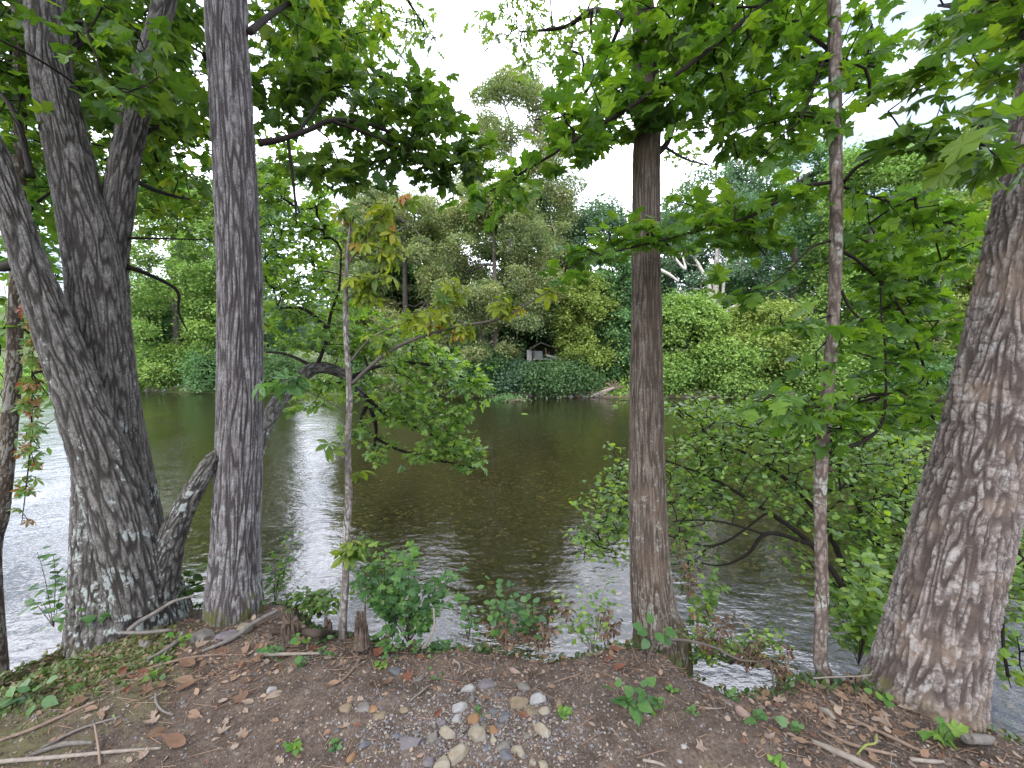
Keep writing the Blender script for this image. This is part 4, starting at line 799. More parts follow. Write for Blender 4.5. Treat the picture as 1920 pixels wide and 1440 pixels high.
far_tree('woods_tree', 'light green leafy tree at the waterline right behind the brown trunk', 1285, 34, 560, 150, FL_LIME, 14000, 0.0, 13)
far_tree('woods_tree', 'pale yellowish low tree at the waterline right of centre behind the arching shrub', 1425, 34, 575, 170, FL_YELL, 13000, 0.0, 14)
far_tree('sycamore_tree', 'dark tree with bare white crooked limbs across the river right of the brown trunk', 1340, 40, 305, 230, FL_BLUE, 15000, 0.14, 15, FB_WHITE, 0.2, holes=1.5,
         limbs=[[(1336, 640, 38, .34), (1336, 590, 38, .28), (1330, 540, 38, .22), (1312, 500, 38, .16), (1300, 480, 38, .08)], [(1350, 598, 37, .2), (1370, 578, 37, .17), (1400, 566, 37, .1)], [(1355, 560, 38.5, .16), (1358, 520, 38.5, .13), (1365, 470, 38.5, .09), (1362, 440, 38.5, .05)],
                [(1236, 505, 36, .15), (1255, 515, 36, .14), (1272, 528, 36, .1)], [(1262, 480, 37, .12), (1285, 505, 37, .12), (1278, 475, 37, .05)], [(1540, 575, 37, .14), (1528, 558, 37, .13), (1520, 545, 37, .06)]])
far_tree('woods_tree', 'tall pale green tree behind the young maple across the river', 1480, 41, 262, 220, FL_GREEN, 15000, 0.1, 16, None, 0.22)
far_tree('woods_tree', 'lime-green tree across the river just right of the young maple', 1620, 36, 265, 200, FL_LIME, 16000, 0.04, 17)
far_tree('woods_tree', 'yellowish tree across the river against the left side of the massive leaning trunk', 1755, 35, 265, 210, FL_YELL, 17000, 0.03, 18, None, 0.18)
far_tree('woods_tree', 'green tree across the river behind the top of the massive leaning trunk', 1905, 36, 320, 210, FL_LIME, 11000, 0.05, 19)
# beyond the picture's sides, seen only from a step aside
for k, (px, Y, top, wd, mt, lab) in enumerate(((-190, 90, 540, 160, FL_GREEN, 'far tree across the river beyond the slim dark trunk'), (2130, 35, 330, 240, FL_GREEN, 'far tree across the river beyond the massive leaning trunk'))):
    far_tree('woods_tree', lab, px, Y, top, wd, mt, 7000, 0.05, 30 + k, None, 0.26)
# second row, darker, closing the wood
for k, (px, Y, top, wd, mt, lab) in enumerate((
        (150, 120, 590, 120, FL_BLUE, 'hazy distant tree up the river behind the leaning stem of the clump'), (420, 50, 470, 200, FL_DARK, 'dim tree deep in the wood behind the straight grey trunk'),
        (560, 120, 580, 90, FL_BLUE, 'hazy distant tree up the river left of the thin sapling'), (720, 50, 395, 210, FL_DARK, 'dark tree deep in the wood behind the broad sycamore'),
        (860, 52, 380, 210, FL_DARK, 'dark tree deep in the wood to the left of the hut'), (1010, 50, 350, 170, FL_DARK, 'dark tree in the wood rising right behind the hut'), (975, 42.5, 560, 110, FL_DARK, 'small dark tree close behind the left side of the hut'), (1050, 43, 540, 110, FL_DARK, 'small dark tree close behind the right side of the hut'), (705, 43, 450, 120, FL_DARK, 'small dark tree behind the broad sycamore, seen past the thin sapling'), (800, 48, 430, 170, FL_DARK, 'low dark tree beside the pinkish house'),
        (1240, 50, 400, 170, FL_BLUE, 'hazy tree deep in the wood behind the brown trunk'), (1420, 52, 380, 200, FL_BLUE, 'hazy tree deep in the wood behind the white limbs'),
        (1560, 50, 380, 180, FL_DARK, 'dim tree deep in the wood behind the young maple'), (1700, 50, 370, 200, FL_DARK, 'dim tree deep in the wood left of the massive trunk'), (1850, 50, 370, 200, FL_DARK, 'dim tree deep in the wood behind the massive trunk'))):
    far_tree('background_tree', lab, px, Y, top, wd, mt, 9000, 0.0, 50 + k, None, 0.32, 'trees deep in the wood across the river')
# bushes along the far shore
for k, (px, Y, top, wd, mt, n, lab) in enumerate((
        (300, 37.2, 660, 150, FL_LIME, 5000, 'light green bush under the lime-green tree on the stony shore'), (400, 36, 670, 90, FL_GREEN, 4000, 'green bush at the waterline left of the straight grey trunk'),
        (520, 34.2, 680, 70, FL_DARK, 3500, 'dark bush at the waterline behind the overhanging tree trunk'), (690, 33.5, 660, 80, FL_DARK, 4000, 'dark bush at the waterline right of the thin sapling'),
        (790, 32.6, 640, 130, FL_SYC, 6500, 'grey-green bush leaning over the water behind the drooping boughs'), (890, 32.6, 655, 110, FL_GREEN, 6000, 'grey-green bush at the waterline left below the hut'),
        (965, 33.2, 690, 90, FL_BLUE, 5000, 'blue-green bush at the waterline below the left corner of the hut'), (1015, 34, 694, 90, FL_DARK, 5000, 'dark green bush right below the hut'),
        (1075, 35.5, 690, 80, FL_DARK, 3500, 'dark bush behind the bare roots'), (1230, 33.6, 680, 90, FL_LIME, 4500, 'light green bush at the waterline behind the brown trunk'),
        (1370, 34.6, 650, 110, FL_LIME, 5000, 'green bush under the white limbs'), (1530, 33.5, 640, 130, FL_LIME, 6000, 'green bush at the far waterline behind the young maple'),
        (1680, 33, 660, 150, FL_GREEN, 6500, 'green bush at the far waterline right of the young maple'), (1830, 33.5, 660, 130, FL_DARK, 4000, 'dark bush at the far waterline behind the massive trunk'),
        (170, 40.5, 690, 70, FL_DARK, 3000, 'dark bush at the far waterline behind the leaning stem'))):
    far_tree('shore_bush', lab, px, Y, top, wd, mt, n, 0.0, 80 + k, None, 0.17, 'bushes along the far shore', cat='bush')
# ---------------------------------------------------------------- crowns overhead that shade the bank
def over_crown(parent, trunk_top, cen, rx, n_cl, n_lf, seed):
    r_ = np.random.default_rng(seed)
    c = np.array(cen) + r_.normal(size=(n_cl, 3)) * np.array(rx) * 0.55
    c[:, 2] = np.maximum(c[:, 2], 1.55 + 0.98 * np.maximum(c[:, 1], 0) + 2.4)
    P0, P1, R0, R1, hd = grow([np.array(trunk_top)], c, 0.012, 0.12, 0.3)
    wd = MB(); sticks(wd, P0, P1, R0, R1, 6); tube(wd, list(trunk_top), [.07, .05], 8, .1); br = obj('branch', wd, BARK_DARK, parent, True)
    ci = r_.integers(0, n_cl, n_lf); v = unit(r_.normal(size=(n_lf, 3)))
    P = c[ci] + v * (0.35 + 0.65 * r_.random(n_lf))[:, None] * [0.95, 0.95, 0.5]
    D = unit(v + r_.normal(size=(n_lf, 3)) * 0.6); N = np.array([0, 0, 1.0]) + r_.normal(size=(n_lf, 3)) * 0.5
    lf = MB(); leaves(lf, SMALL, P, D, N, 0.2 * (0.6 + 0.7 * r_.random(n_lf)), r_.random(n_lf)); obj('leaves', lf, L_OLIVE, br)
over_crown(tree_grey, [at(400, -800, 3.1), at(400, -800, 3.1) + [0.1, -0.5, 1.5]], (-1.2, -0.5, 8.0), (2.6, 2.2, 1.2), 40, 7000, 1)
over_crown(tree_right, [at(2180, -700, 2.6), at(2180, -700, 2.6) + [0.3, -0.6, 1.5]], (2.6, -0.6, 7.6), (2.2, 2.2, 1.2), 40, 6800, 2)
over_crown(tree_left, [at(95, -800, 3.4), at(95, -800, 3.4) + [-0.2, -0.4, 1.5]], (-4.2, 0.8, 8.6), (2.2, 2.2, 1.2), 36, 6200, 3)

# ---------------------------------------------------------------- stones
import bmesh
def sphere_dirs(sub=3):
    bm = bmesh.new(); bmesh.ops.create_icosphere(bm, subdivisions=sub, radius=1)
    V = np.array([v.co[:] for v in bm.verts]); Fc = np.array([[v.index for v in f.verts] for f in bm.faces]); bm.free(); return V, Fc
SPH = sphere_dirs(4); SPH_LO = sphere_dirs(3); SPH_XLO = sphere_dirs(2)
def stone_shape(seed, squash=(1, 0.75, 0.55), facets=7, sph=SPH):
    r_ = np.random.default_rng(seed); V = sph[0].copy()
    for _ in range(facets):
        n = unit(r_.normal(size=3)); d = 0.55 + 0.3 * r_.random(); ex = np.maximum(V @ n - d, 0); V = V - ex[:, None] * n * 0.88
    V = V * (1 + 0.22 * pn(V * 1.3 + seed * 5.1) + 0.09 * pn(V * 4 + seed) + 0.03 * pn(V * 11 + seed))[:, None]
    return V / np.abs(V).max(0) * squash
SM = {
 'tan': plainmat('tan stone', [(0.079, 0.056, 0.032), (0.129, 0.100, 0.067), (0.161, 0.136, 0.096)], 22, bump=.8),
 'cream': plainmat('cream stone', [(0.129, 0.093, 0.050), (0.178, 0.158, 0.122), (0.200, 0.186, 0.158)], 20, bump=.8),
 'white': plainmat('white quartz', [(0.136, 0.132, 0.129), (0.197, 0.197, 0.194), (0.221, 0.221, 0.218)], 26, bump=.8),
 'slate': plainmat('slate stone', [(0.047, 0.049, 0.054), (0.077, 0.079, 0.088), (0.104, 0.106, 0.115)], 25, bump=.8),
 'purple': plainmat('purple-grey stone', [(0.076, 0.068, 0.074), (0.108, 0.096, 0.105), (0.125, 0.116, 0.121)], 20, bump=.8),
 'orange': plainmat('orange-brown stone', [(0.089, 0.047, 0.023), (0.148, 0.086, 0.042), (0.179, 0.121, 0.072)], 24, bump=.8),
 'grey': plainmat('grey-brown stone', [(0.068, 0.060, 0.054), (0.108, 0.099, 0.089), (0.139, 0.128, 0.116)], 22, bump=.8),
 'pink': plainmat('pinkish stone', [(0.148, 0.089, 0.079), (0.206, 0.153, 0.130), (0.250, 0.211, 0.179)], 24, bump=.8)}
def stone(px, py, w, kind, label, flat=0.55, elong=0.75, yaw=None, group='stones on the bank', name='stone', sph=SPH, seed=None):
    p = gp(px, py + w * 0.12); r = w / 2 / F * p[1] * 1.02
    seed = seed if seed is not None else int(px * 7 + py)
    V = stone_shape(seed, (1, elong, flat), 11, sph) * r; a = yaw if yaw is not None else (seed * 0.77) % 0.9 - 0.45
    c, s_ = math.cos(a), math.sin(a); V = np.stack([V[:, 0] * c - V[:, 1] * s_, V[:, 0] * s_ + V[:, 1] * c, V[:, 2]], 1)
    p[2] += r * flat * 0.16
    m = MB(); m.add(V + p, sph[1]); return tag(obj(name, m, SM[kind], smooth=True, origin=p), label, 'stone', group)
for a in [
 (649, 1326, 31, 'tan', 'tan stone at the left end of the pebble patch, first of four in a row'),
 (684, 1324, 33, 'grey', 'flat grey-brown stone between a tan and an orange one at the pebble patch left end', .4),
 (700, 1328, 21, 'orange', 'small orange stone at the left of the pebble patch, beside a flat grey one'),
 (714, 1340, 27, 'tan', 'tan stone just below the small orange stone at the left of the pebbles'),
 (759, 1330, 21, 'tan', 'lone small tan stone between the two left clusters of the pebble patch'),
 (787, 1272, 27, 'grey', 'smooth grey long stone lying alone above the pebble patch, tilted', .5, .5, .7),
 (879, 1291, 31, 'white', 'rough white quartz lump at the top of the pebble patch'),
 (885, 1313, 19, 'grey', 'small blocky grey-beige stone standing below the topmost white quartz lump', .9, .6, 1.2),
 (862, 1326, 32, 'white', 'white quartz stone in the middle of the patch, left of the blocky beige stone'),
 (856, 1347, 23, 'white', 'small white stone left of the round orange-brown stone'),
 (910, 1281, 40, 'purple', 'flat purple-grey slab right of the topmost white quartz lump', .4),
 (981, 1287, 30, 'grey', 'brown-grey half-buried stone at the upper right of the pebble patch', .5),
 (970, 1317, 45, 'tan', 'biggest tan brown-topped stone on the right side of the pebble patch', .65),
 (994, 1333, 31, 'tan', 'rounded tan stone touching the biggest tan one on its lower right', .7),
 (1008, 1310, 34, 'white', 'jagged white stone at the upper right edge of the pebble patch'),
 (1020, 1331, 26, 'cream', 'cream stone below the jagged white one at the right of the patch', .6),
 (1050, 1320, 24, 'tan', 'upright tan stone at the far right edge of the pebble patch', .8, .6, 1.0),
 (887, 1348, 29, 'orange', 'round orange-brown stone in the middle of the pebble patch', .85, .9),
 (831, 1356, 21, 'purple', 'small smooth purple-grey pebble right of an upright brown leaf', .7),
 (838, 1374, 38, 'cream', 'yellowish cream stone left of the largest cream boulder-like stone', .65),
 (812, 1382, 27, 'grey', 'grey-tan stone right of the large purple-grey stone', .8),
 (766, 1388, 52, 'purple', 'large smooth purple-grey stone at the lower left of the pebble patch', .5, .6, .25),
 (895, 1377, 43, 'cream', 'large cream and tan stone in the lower middle of the pebble patch', .75, .75, -.4),
 (926, 1369, 32, 'orange', 'half-buried rusty grey stone right of the large cream stone', .5, .6, -.5),
 (1019, 1367, 42, 'cream', 'cream stone at the lower right, tilted like a wedge, apart from the others', .55, .55, -.5),
 (988, 1380, 16, 'grey', 'small round grey pebble left of the cream wedge stone', .8, .9),
 (926, 1388, 17, 'cream', 'small cream pebble directly below the half-buried rusty stone', .8),
 (943, 1398, 29, 'grey', 'olive grey stone above a pale stone pair at the bottom of the patch', .6),
 (974, 1408, 33, 'cream', 'cream stone leaning on a grey one near the bottom edge, right of centre', .8, .7, -.8),
 (950, 1415, 32, 'slate', 'grey stone wedged against a cream one near the bottom edge', .7),
 (859, 1416, 45, 'cream', 'big brown and cream stone standing on edge at the bottom of the patch', .95, .75),
 (804, 1428, 26, 'purple', 'dull purple pebble at the bottom edge, left of the yellowish stone', .7),
 (828, 1434, 41, 'cream', 'yellowish stone cut off by the bottom edge of the photo', .7),
 (999, 1429, 18, 'cream', 'small cream pebble at the bottom right of the pebble patch', .8),
 (1020, 1436, 24, 'cream', 'cream stone at the bottom edge, lowest right of the patch', .7),
 (682, 1397, 27, 'slate', 'small blue-grey slate stone left of the large purple-grey stone', .5, .55, .6),
 (744, 1378, 20, 'slate', 'little slate stone touching the upper left of the large purple stone', .6),
 (740, 1256, 27, 'slate', 'flat slate stone near the edge plants, right of the log', .4),
 (965, 1257, 27, 'pink', 'long pinkish stone lying above the pebble patch, right of centre', .5, .45, -.5),
 (997, 1216, 25, 'tan', 'pointed tan stone on the brink right of the dead weeds', 1.0),
 (946, 1342, 28, 'slate', 'flat dark slate left of the biggest tan stone', .35),
 (924, 1332, 22, 'slate', 'tiny flat slate piece left of the flat dark slate', .3),
 (660, 1419, 24, 'orange', 'rusty brown stone at the bottom left of the pebble patch', .8, .6, 1.1),
 (377, 1190, 44, 'grey', 'mossy grey-tan stone at the foot of the straight grey trunk, left of two', .7),
 (424, 1190, 42, 'purple', 'purple-tinged grey stone in front of the straight grey trunk, middle of three', .55),
 (457, 1176, 37, 'cream', 'smooth pale stone in front of the straight grey trunk, right of two darker ones', .55),
 (270, 1204, 32, 'grey', 'mossy stone half buried in front of the lichen-covered clump', .5),
 (509, 1292, 21, 'white', 'white stone lying alone on the bare dirt left of the pebbles', .6),
 (577, 1296, 14, 'grey', 'small pebble on the bare dirt right of the lone white stone', .6),
 (1282, 1397, 18, 'white', 'flat white chip on the dark dirt below the trailing branch', .3),
 (1274, 1428, 12, 'white', 'small white pebble at the bottom edge right of the pebble patch', .7),
 (1390, 1335, 34, 'pink', 'pale pinkish knob of stone beside the roots left of the young maple', .6, .5, -1.0),
 (1123, 1411, 10, 'cream', 'tiny cream pebble on the dirt below the bottom right of the patch', .5)]:
    stone(*a)
r_ = np.random.default_rng(77)
for k in range(70):
    u, v = r_.normal(905, 95), r_.normal(1360, 48)
    if v > 1437 or v < 1262: continue
    stone(u, v, r_.uniform(7, 14), ['slate', 'grey', 'slate', 'tan', 'purple', 'cream'][k % 6],
          ['small slate-coloured pebble among the larger stones of the patch', 'small grey pebble among the larger stones of the patch', 'small slate-coloured pebble among the larger stones of the patch', 'small tan pebble among the larger stones of the patch', 'small purplish pebble among the larger stones of the patch', 'small cream pebble among the larger stones of the patch'][k % 6],
          r_.uniform(.35, .75), r_.uniform(.5, .9), r_.uniform(0, 3), 'small pebbles in the patch', 'pebble', SPH_XLO, k)

# crumbs of soil, grit and litter too many to count
def scatter_px(n, fn):
    """n ground points in front of the viewer, thinned by fn(px, py) -> chance"""
    out = []
    while len(out) < n:
        x = rng.uniform(-2.7, 2.7, n * 2); y = rng.uniform(0.95, 3.0, n * 2); z = H(x, y)
        P = np.stack([x, y, z], 1); q = proj(P)
        k = (q[:, 1] < 1480) & (q[:, 0] > -120) & (q[:, 0] < 2040) & (y < y_edge(x) + 0.06) & (rng.random(n * 2) < fn(q[:, 0], q[:, 1]))
        out += list(P[k])
    return np.array(out[:n])
OCT = (np.array([(1, 0, 0), (0, .8, 0), (-1, .1, 0), (0, -.8, .05), (.1, .1, .6), (0, 0, -.6)], float), np.array([[0, 1, 4], [1, 2, 4], [2, 3, 4], [3, 0, 4], [1, 0, 5], [2, 1, 5], [3, 2, 5], [0, 3, 5]]))
patch = lambda u, v: np.exp(-((u - 880) / 190) ** 2 - ((v - 1375) / 62) ** 2)
gm = MB(); P = scatter_px(7000, lambda u, v: 0.05 + patch(u, v)); n = len(P)
leaves(gm, OCT, P + [0, 0, 0.001], rng.normal(size=(n, 3)) * [1, 1, .25], np.array([0, 0, 1]) + rng.normal(size=(n, 3)) * .3, 0.0022 + 0.0075 * rng.random(n) ** 2.5, rng.random(n))
tag(obj('gravel', gm, facemat('grit', [(0.086, 0.086, 0.097), (0.122, 0.122, 0.133), (0.151, 0.137, 0.122), (0.187, 0.158, 0.130), (0.101, 0.086, 0.083), (0.190, 0.175, 0.155), (0.110, 0.110, 0.120)])), 'loose grit and stone chips among the pebbles and on the dirt', kind='stuff')
gm = MB(); P = scatter_px(9000, lambda u, v: 0.5 + 0 * u); n = len(P)
leaves(gm, OCT, P, rng.normal(size=(n, 3)) * [1, 1, .4], np.array([0, 0, 1]) + rng.normal(size=(n, 3)) * .4, 0.002 + 0.006 * rng.random(n) ** 2, rng.random(n))
tag(obj('dirt', gm, facemat('soil crumbs', [(0.054, 0.042, 0.035), (0.086, 0.068, 0.059), (0.112, 0.090, 0.078), (0.072, 0.058, 0.050), (0.144, 0.119, 0.101)], 0.95, 0.1)), 'crumbs of dark soil loose on the bare bank', kind='stuff')
litter = lambda u, v: np.clip(0.10 + 0.5 * np.exp(-((v - 1225) / 45) ** 2) + 0.7 * (u < 520) * np.exp(-((v - 1240) / 70) ** 2) + 0.9 * np.exp(-((u - 1600) / 190) ** 2 - ((v - 1320) / 45) ** 2) + 0.25 * (u > 1400), 0, 1)
gm = MB(); P = scatter_px(2600, litter); n = len(P)
leaves(gm, SMALL, P + [0, 0, 0.004], rng.normal(size=(n, 3)) * [1, 1, .25], np.array([0, 0, 1]) + rng.normal(size=(n, 3)) * .45, 0.010 + 0.028 * rng.random(n) ** 2, rng.random(n))
for bx, by, br_, n in ((440, 1128, .17, 260), (1228, 1205, .16, 260), (1722, 1335, .38, 420), (1545, 1270, .08, 160), (240, 1165, .38, 260), (650, 1178, .06, 80)):
    c_ = gp(bx, by); a = rng.uniform(0, 2 * math.pi, n); rr_ = br_ * (0.9 + 0.5 * rng.random(n) ** 1.5) + .05 * rng.random(n); x = c_[0] + rr_ * np.cos(a); y = c_[1] + rr_ * np.sin(a) * .8
    leaves(gm, SMALL, np.stack([x, y, H(x, y) + .012 * rng.random(n)], 1), rng.normal(size=(n, 3)) * [1, 1, .35], np.array([0, 0, 1]) + rng.normal(size=(n, 3)) * .5, 0.012 + 0.03 * rng.random(n) ** 2, rng.random(n))
P = scatter_px(900, litter); n = len(P); d = unit(rng.normal(size=(n, 3)) * [1, 1, .12]) * (0.02 + 0.07 * rng.random(n) ** 2)[:, None]
sticks(gm, P + [0, 0, .004] - d, P + [0, 0, .006] + d, np.full(n, .0013), np.full(n, .0009), 4)
tag(obj('leaf_litter', gm, facemat('litter', [(0.100, 0.062, 0.041), (0.142, 0.089, 0.059), (0.118, 0.089, 0.071), (0.177, 0.118, 0.083), (0.065, 0.050, 0.041), (0.195, 0.148, 0.112), (0.083, 0.044, 0.030)])), 'bits of dead leaf and twig strewn over the bank', kind='stuff')

# ---------------------------------------------------------------- fallen leaves
DL = [fan([(0.13, 0.10), (0.21, 0.28), (0.23, 0.5), (0.16, 0.74), (0.07, 0.92), (0, 1.08)], (0.03, .45), -1.1, 0.3), fan([(0.12, 0.14), (0.17, 0.3), (0.2, 0.45), (0.15, 0.7), (0.06, 0.92), (0, 1.08)], (-.02, .45), 0.9, 0.6),
      fan([(0.08, 0.15), (0.28, 0.3), (0.15, 0.42), (0.34, 0.6), (0.14, 0.68), (0.2, 0.88), (0, 1.0)], (0, .45), -0.5, 0.1), fan([(0.36, -0.05), (0.5, 0.16), (0.28, 0.27), (0.6, 0.62), (0.24, 0.6), (0, 1.05)], (0, .36), -0.45, 0.2)]
DM = [plainmat('dead leaf brown', [(0.068, 0.039, 0.025), (0.129, 0.076, 0.046)], 30), plainmat('dead leaf tan', [(0.116, 0.076, 0.049), (0.190, 0.129, 0.088)], 30), plainmat('dead leaf rust', [(0.075, 0.031, 0.018), (0.136, 0.053, 0.029)], 30), plainmat('dead leaf pale', [(0.143, 0.105, 0.082), (0.211, 0.167, 0.129)], 30)]
def dead_leaf(px, py, w, mk, label, up=0.0, group='fallen leaves on the bank'):
    p = gp(px, py, 0.006); L_ = w / F * p[1] * 0.92; r2 = np.random.default_rng(int(px * 13 + py))
    a = r2.uniform(-0.9, 0.9) + (math.pi if r2.random() < .5 else 0); D = np.array([[math.cos(a), math.sin(a) * 0.9, up + 0.06 * r2.normal()]]); D = unit(D)
    N = np.array([[0.2 * r2.normal(), -0.35 + 0.2 * r2.normal(), 1.0]]) if up < 0.5 else np.array([[0.2, -1.0, 0.2]])
    m = MB(); leaves(m, DL[int(r2.integers(0, 4))], p - D * L_ * 0.5 * (1 if up < .5 else 0) + [0, 0, L_ * 0.04], D, N, [L_], np.array([.5]))
    return tag(obj('dead_leaf', m, DM[mk], origin=p), label, 'dead leaf', group)
for a in [
 (164, 1334, 40, 1, 'long tan dead leaf lying alone on the greenish ground at the lower left'), (190, 1343, 22, 1, 'small tan leaf right beside the long tan one at the lower left'),
 (350, 1293, 42, 0, 'brown dead leaf, upper of an overlapping pair left of the bare dirt'), (346, 1279, 34, 1, 'tan leaf leaning on the back of a brown one, left part of the bank'),
 (303, 1288, 26, 0, 'dark brown folded leaf next to the dark green seedling'), (361, 1342, 42, 1, 'curled light orange-tan leaf in the lower left, above a long brown leaf'),
 (332, 1393, 54, 0, 'long orange-brown dead leaf, largest one near the bottom left edge'), (299, 1377, 50, 0, 'dull brown leaf lying in moss above the longest brown leaf'),
 (224, 1266, 32, 2, 'upright curled rusty leaf, upper of two standing in front of the clump', .9), (234, 1302, 34, 2, 'upright curled rusty leaf, lower of two standing in front of the clump', .8),
 (164, 1211, 30, 0, 'brown leaf lying by the forked driftwood at the clump'), (487, 1219, 38, 0, 'pointed brown leaf standing up beside the white twig'), (587, 1220, 28, 2, 'reddish-brown leaf at the right end of the white twig'),
 (682, 1214, 22, 0, 'orange-brown leaf in front of the broken stump', .5), (452, 1249, 22, 2, 'small red-brown leaf below the white twig'), (354, 1248, 40, 0, 'flat brown leaf above the overlapping pair of leaves'),
 (627, 1285, 26, 1, 'pointed tan leaf on the dirt above the row of four stones'), (441, 1275, 16, 1, 'little tan leaf on the dirt left of the lone white stone'), (518, 1305, 40, 3, 'pale pinkish leaf flat on the dirt below the lone white stone'),
 (448, 1313, 28, 0, 'dull brown leaf on the dirt left of the pale pinkish one'), (415, 1225, 32, 0, 'brown curled leaf under the fallen branch by the grey trunk'), (220, 1228, 26, 1, 'tan leaf at the foot of the mossy slope, front of the clump'),
 (281, 1358, 26, 3, 'pale narrow leaf in the lower left between moss and dirt'), (726, 1283, 24, 0, 'orange-brown leaf left of the tilted grey long stone'), (762, 1272, 22, 2, 'dark rust leaf touching the tilted grey long stone'),
 (813, 1347, 24, 2, 'rust leaf standing upright left of the small purple pebble', .8), (1036, 1290, 22, 1, 'small orange-tan leaf alone right of the pebble patch top'), (1161, 1254, 26, 2, 'rust-orange leaf behind the low green plant'),
 (671, 1363, 16, 2, 'thin rust leaf below the row of four stones'), (1451, 1372, 30, 0, 'orange-brown leaf in front of the pair of seedlings below the young maple'), (1683, 1378, 36, 0, 'broad brown leaf in front of the massive leaning trunk'),
 (1705, 1366, 28, 1, 'curled tan leaf touching a broad brown one by the massive trunk'), (1577, 1312, 28, 1, 'pale tan leaf between the young maple and the massive trunk'), (1698, 1331, 30, 3, 'pale curled leaf at the base of the massive trunk'),
 (1767, 1425, 30, 0, 'brown leaf at the bottom edge below the bright maple seedling'), (1461, 1316, 28, 3, 'pinkish dead leaf by the upright twig left of the young maple'), (1639, 1425, 20, 1, 'small tan leaf at the bottom edge right of the thick stick'),
 (1311, 1404, 22, 3, 'pale crumpled leaf on dark dirt near the bottom edge'), (1500, 1391, 32, 1, 'tan lobed leaf by the upper end of the thick stick'), (1534, 1290, 30, 3, 'pale pink leaf right against the foot of the young maple'),
 (1660, 1300, 26, 0, 'brown leaf tucked under the left root of the massive trunk'), (1620, 1345, 28, 1, 'tan curled leaf on the litter left of the massive trunk'), (1110, 1363, 18, 3, 'pale pinkish leaf on the dirt right of the cream wedge stone'),
 (1170, 1363, 16, 3, 'small pale leaf on the dirt beneath the low green plant'), (980, 1345, 24, 2, 'rust leaf between the two touching tan stones'), (909, 1310, 24, 0, 'brown folded leaf right of the blocky beige stone'),
 (70, 1340, 24, 1, 'small tan leaf in the moss at the left edge'), (110, 1275, 26, 0, 'brown leaf among the green cover at the left edge'), (620, 1234, 26, 3, 'pale leaf in front of the log'), (1100, 1225, 22, 0, 'brown leaf on the brink left of the brown trunk')]:
    dead_leaf(*a)
k = 0; r_ = np.random.default_rng(5)
zones = [(60, 560, 1200, 1300, 22, 'small brown dead leaf in the litter before the clump and the grey trunk', 0), (560, 1240, 1195, 1245, 22, 'small brown dead leaf along the brink between the grey and brown trunks', 2), (1400, 1860, 1290, 1400, 44, 'small dead leaf in the litter around the young maple and the massive trunk', 1),
         (120, 700, 1310, 1430, 20, 'small pale dead leaf on the bare dirt left of the pebbles', 3)]
for x0, x1, y0, y1, n, lab, mk in zones:
    for _ in range(n):
        u, v = r_.uniform(x0, x1), r_.uniform(y0, y1); p = gp(u, v)
        if p[1] < y_edge(p[0]) + 0.05 and p[2] > -0.5: dead_leaf(u, v, r_.uniform(14, 26), mk if r_.random() < .6 else int(r_.integers(0, 4)), lab, 0, lab.replace('small ', '').replace('leaf', 'leaves'))

# ---------------------------------------------------------------- sticks, log, stumps
W_PALE = plainmat('weathered pale wood', [(0.136, 0.112, 0.092), (0.224, 0.196, 0.168)], 40, fine=160)
W_GREY = plainmat('grey driftwood', [(0.072, 0.064, 0.056), (0.176, 0.160, 0.144)], 30, fine=160)
W_BROWN = plainmat('brown stick', [(0.11, 0.075, 0.055), (0.21, 0.155, 0.12)], 30, fine=160)
W_ROT = plainmat('rotten red-brown wood', [(0.031, 0.022, 0.018), (0.074, 0.053, 0.040), (0.112, 0.099, 0.075)], 45, fine=200, bump=0.8)
W_BARK = BARK_TRUNK_L
def stick(pts, w, mat, label, lifts=None, name='stick', cat='stick', side=None, wob=0.25):
    """pts in photo pixels on the ground; lifts raise a point above it (metres)"""
    P = [gp(a_, b_) for a_, b_ in pts]; lifts = lifts or [0] * len(P); Rr = [max(0.0012, w_ / 2 / F * p[1]) for p, w_ in zip(P, w)]
    P = [p + [0, 0, r + l] for p, r, l in zip(P, Rr, lifts)]
    m = MB(); tube(m, P, Rr, 8, 0.012, wob, 0.5); o = obj(name, m, mat, smooth=True, origin=P[0]); return tag(o, label, cat)
def air_stick(pts, mat, label, name='twig', cat='twig'):
    cp = pxpath(pts); m = MB(); tube(m, [c[0] for c in cp], [c[1] for c in cp], 8, 0.012, 0.25); return tag(obj(name, m, mat, smooth=True, origin=cp[0][0]), label, cat)
stick([(478, 1234), (540, 1233), (602, 1230)], [7, 6, 4], W_PALE, 'straight pale peeled twig on the dirt below the log', [.01, .012, .01])
stick([(0, 1434), (120, 1424), (220, 1414), (302, 1407)], [8, 7, 6, 4], W_PALE, 'long pale twig along the bottom left edge', [.006] * 4)
stick([(60, 1418), (120, 1400), (175, 1395)], [7, 10, 6], W_GREY, 'grey slab of driftwood at the bottom left above the long pale twig', [0] * 3)
stick([(379, 1226), (437, 1203), (481, 1178), (521, 1163)], [6, 8, 8, 7], W_GREY, 'grey branch slanting across the stones before the grey trunk', [.005, .01, .03, .05])
stick([(277, 1240), (310, 1226), (335, 1208), (344, 1197)], [5, 8, 9, 6], W_GREY, 'crooked grey root-like stick in front of the clump', [.004, .01, .012, .03])
stick([(175, 1284), (260, 1262), (340, 1240), (420, 1228)], [4, 5, 5, 4], W_BROWN, 'long brown stick lying across the mossy ground left of the dirt', [.004] * 4)
stick([(0, 1392), (60, 1372), (120, 1345), (180, 1318)], [5, 7, 6, 4], W_BROWN, 'brown stick in the moss at the left edge', [.004] * 4)
stick([(292, 1305), (293, 1322), (305, 1338), (325, 1346)], [3, 4, 4, 3], W_GREY, 'small hooked grey twig left of the curled tan leaf', [.01] * 4)
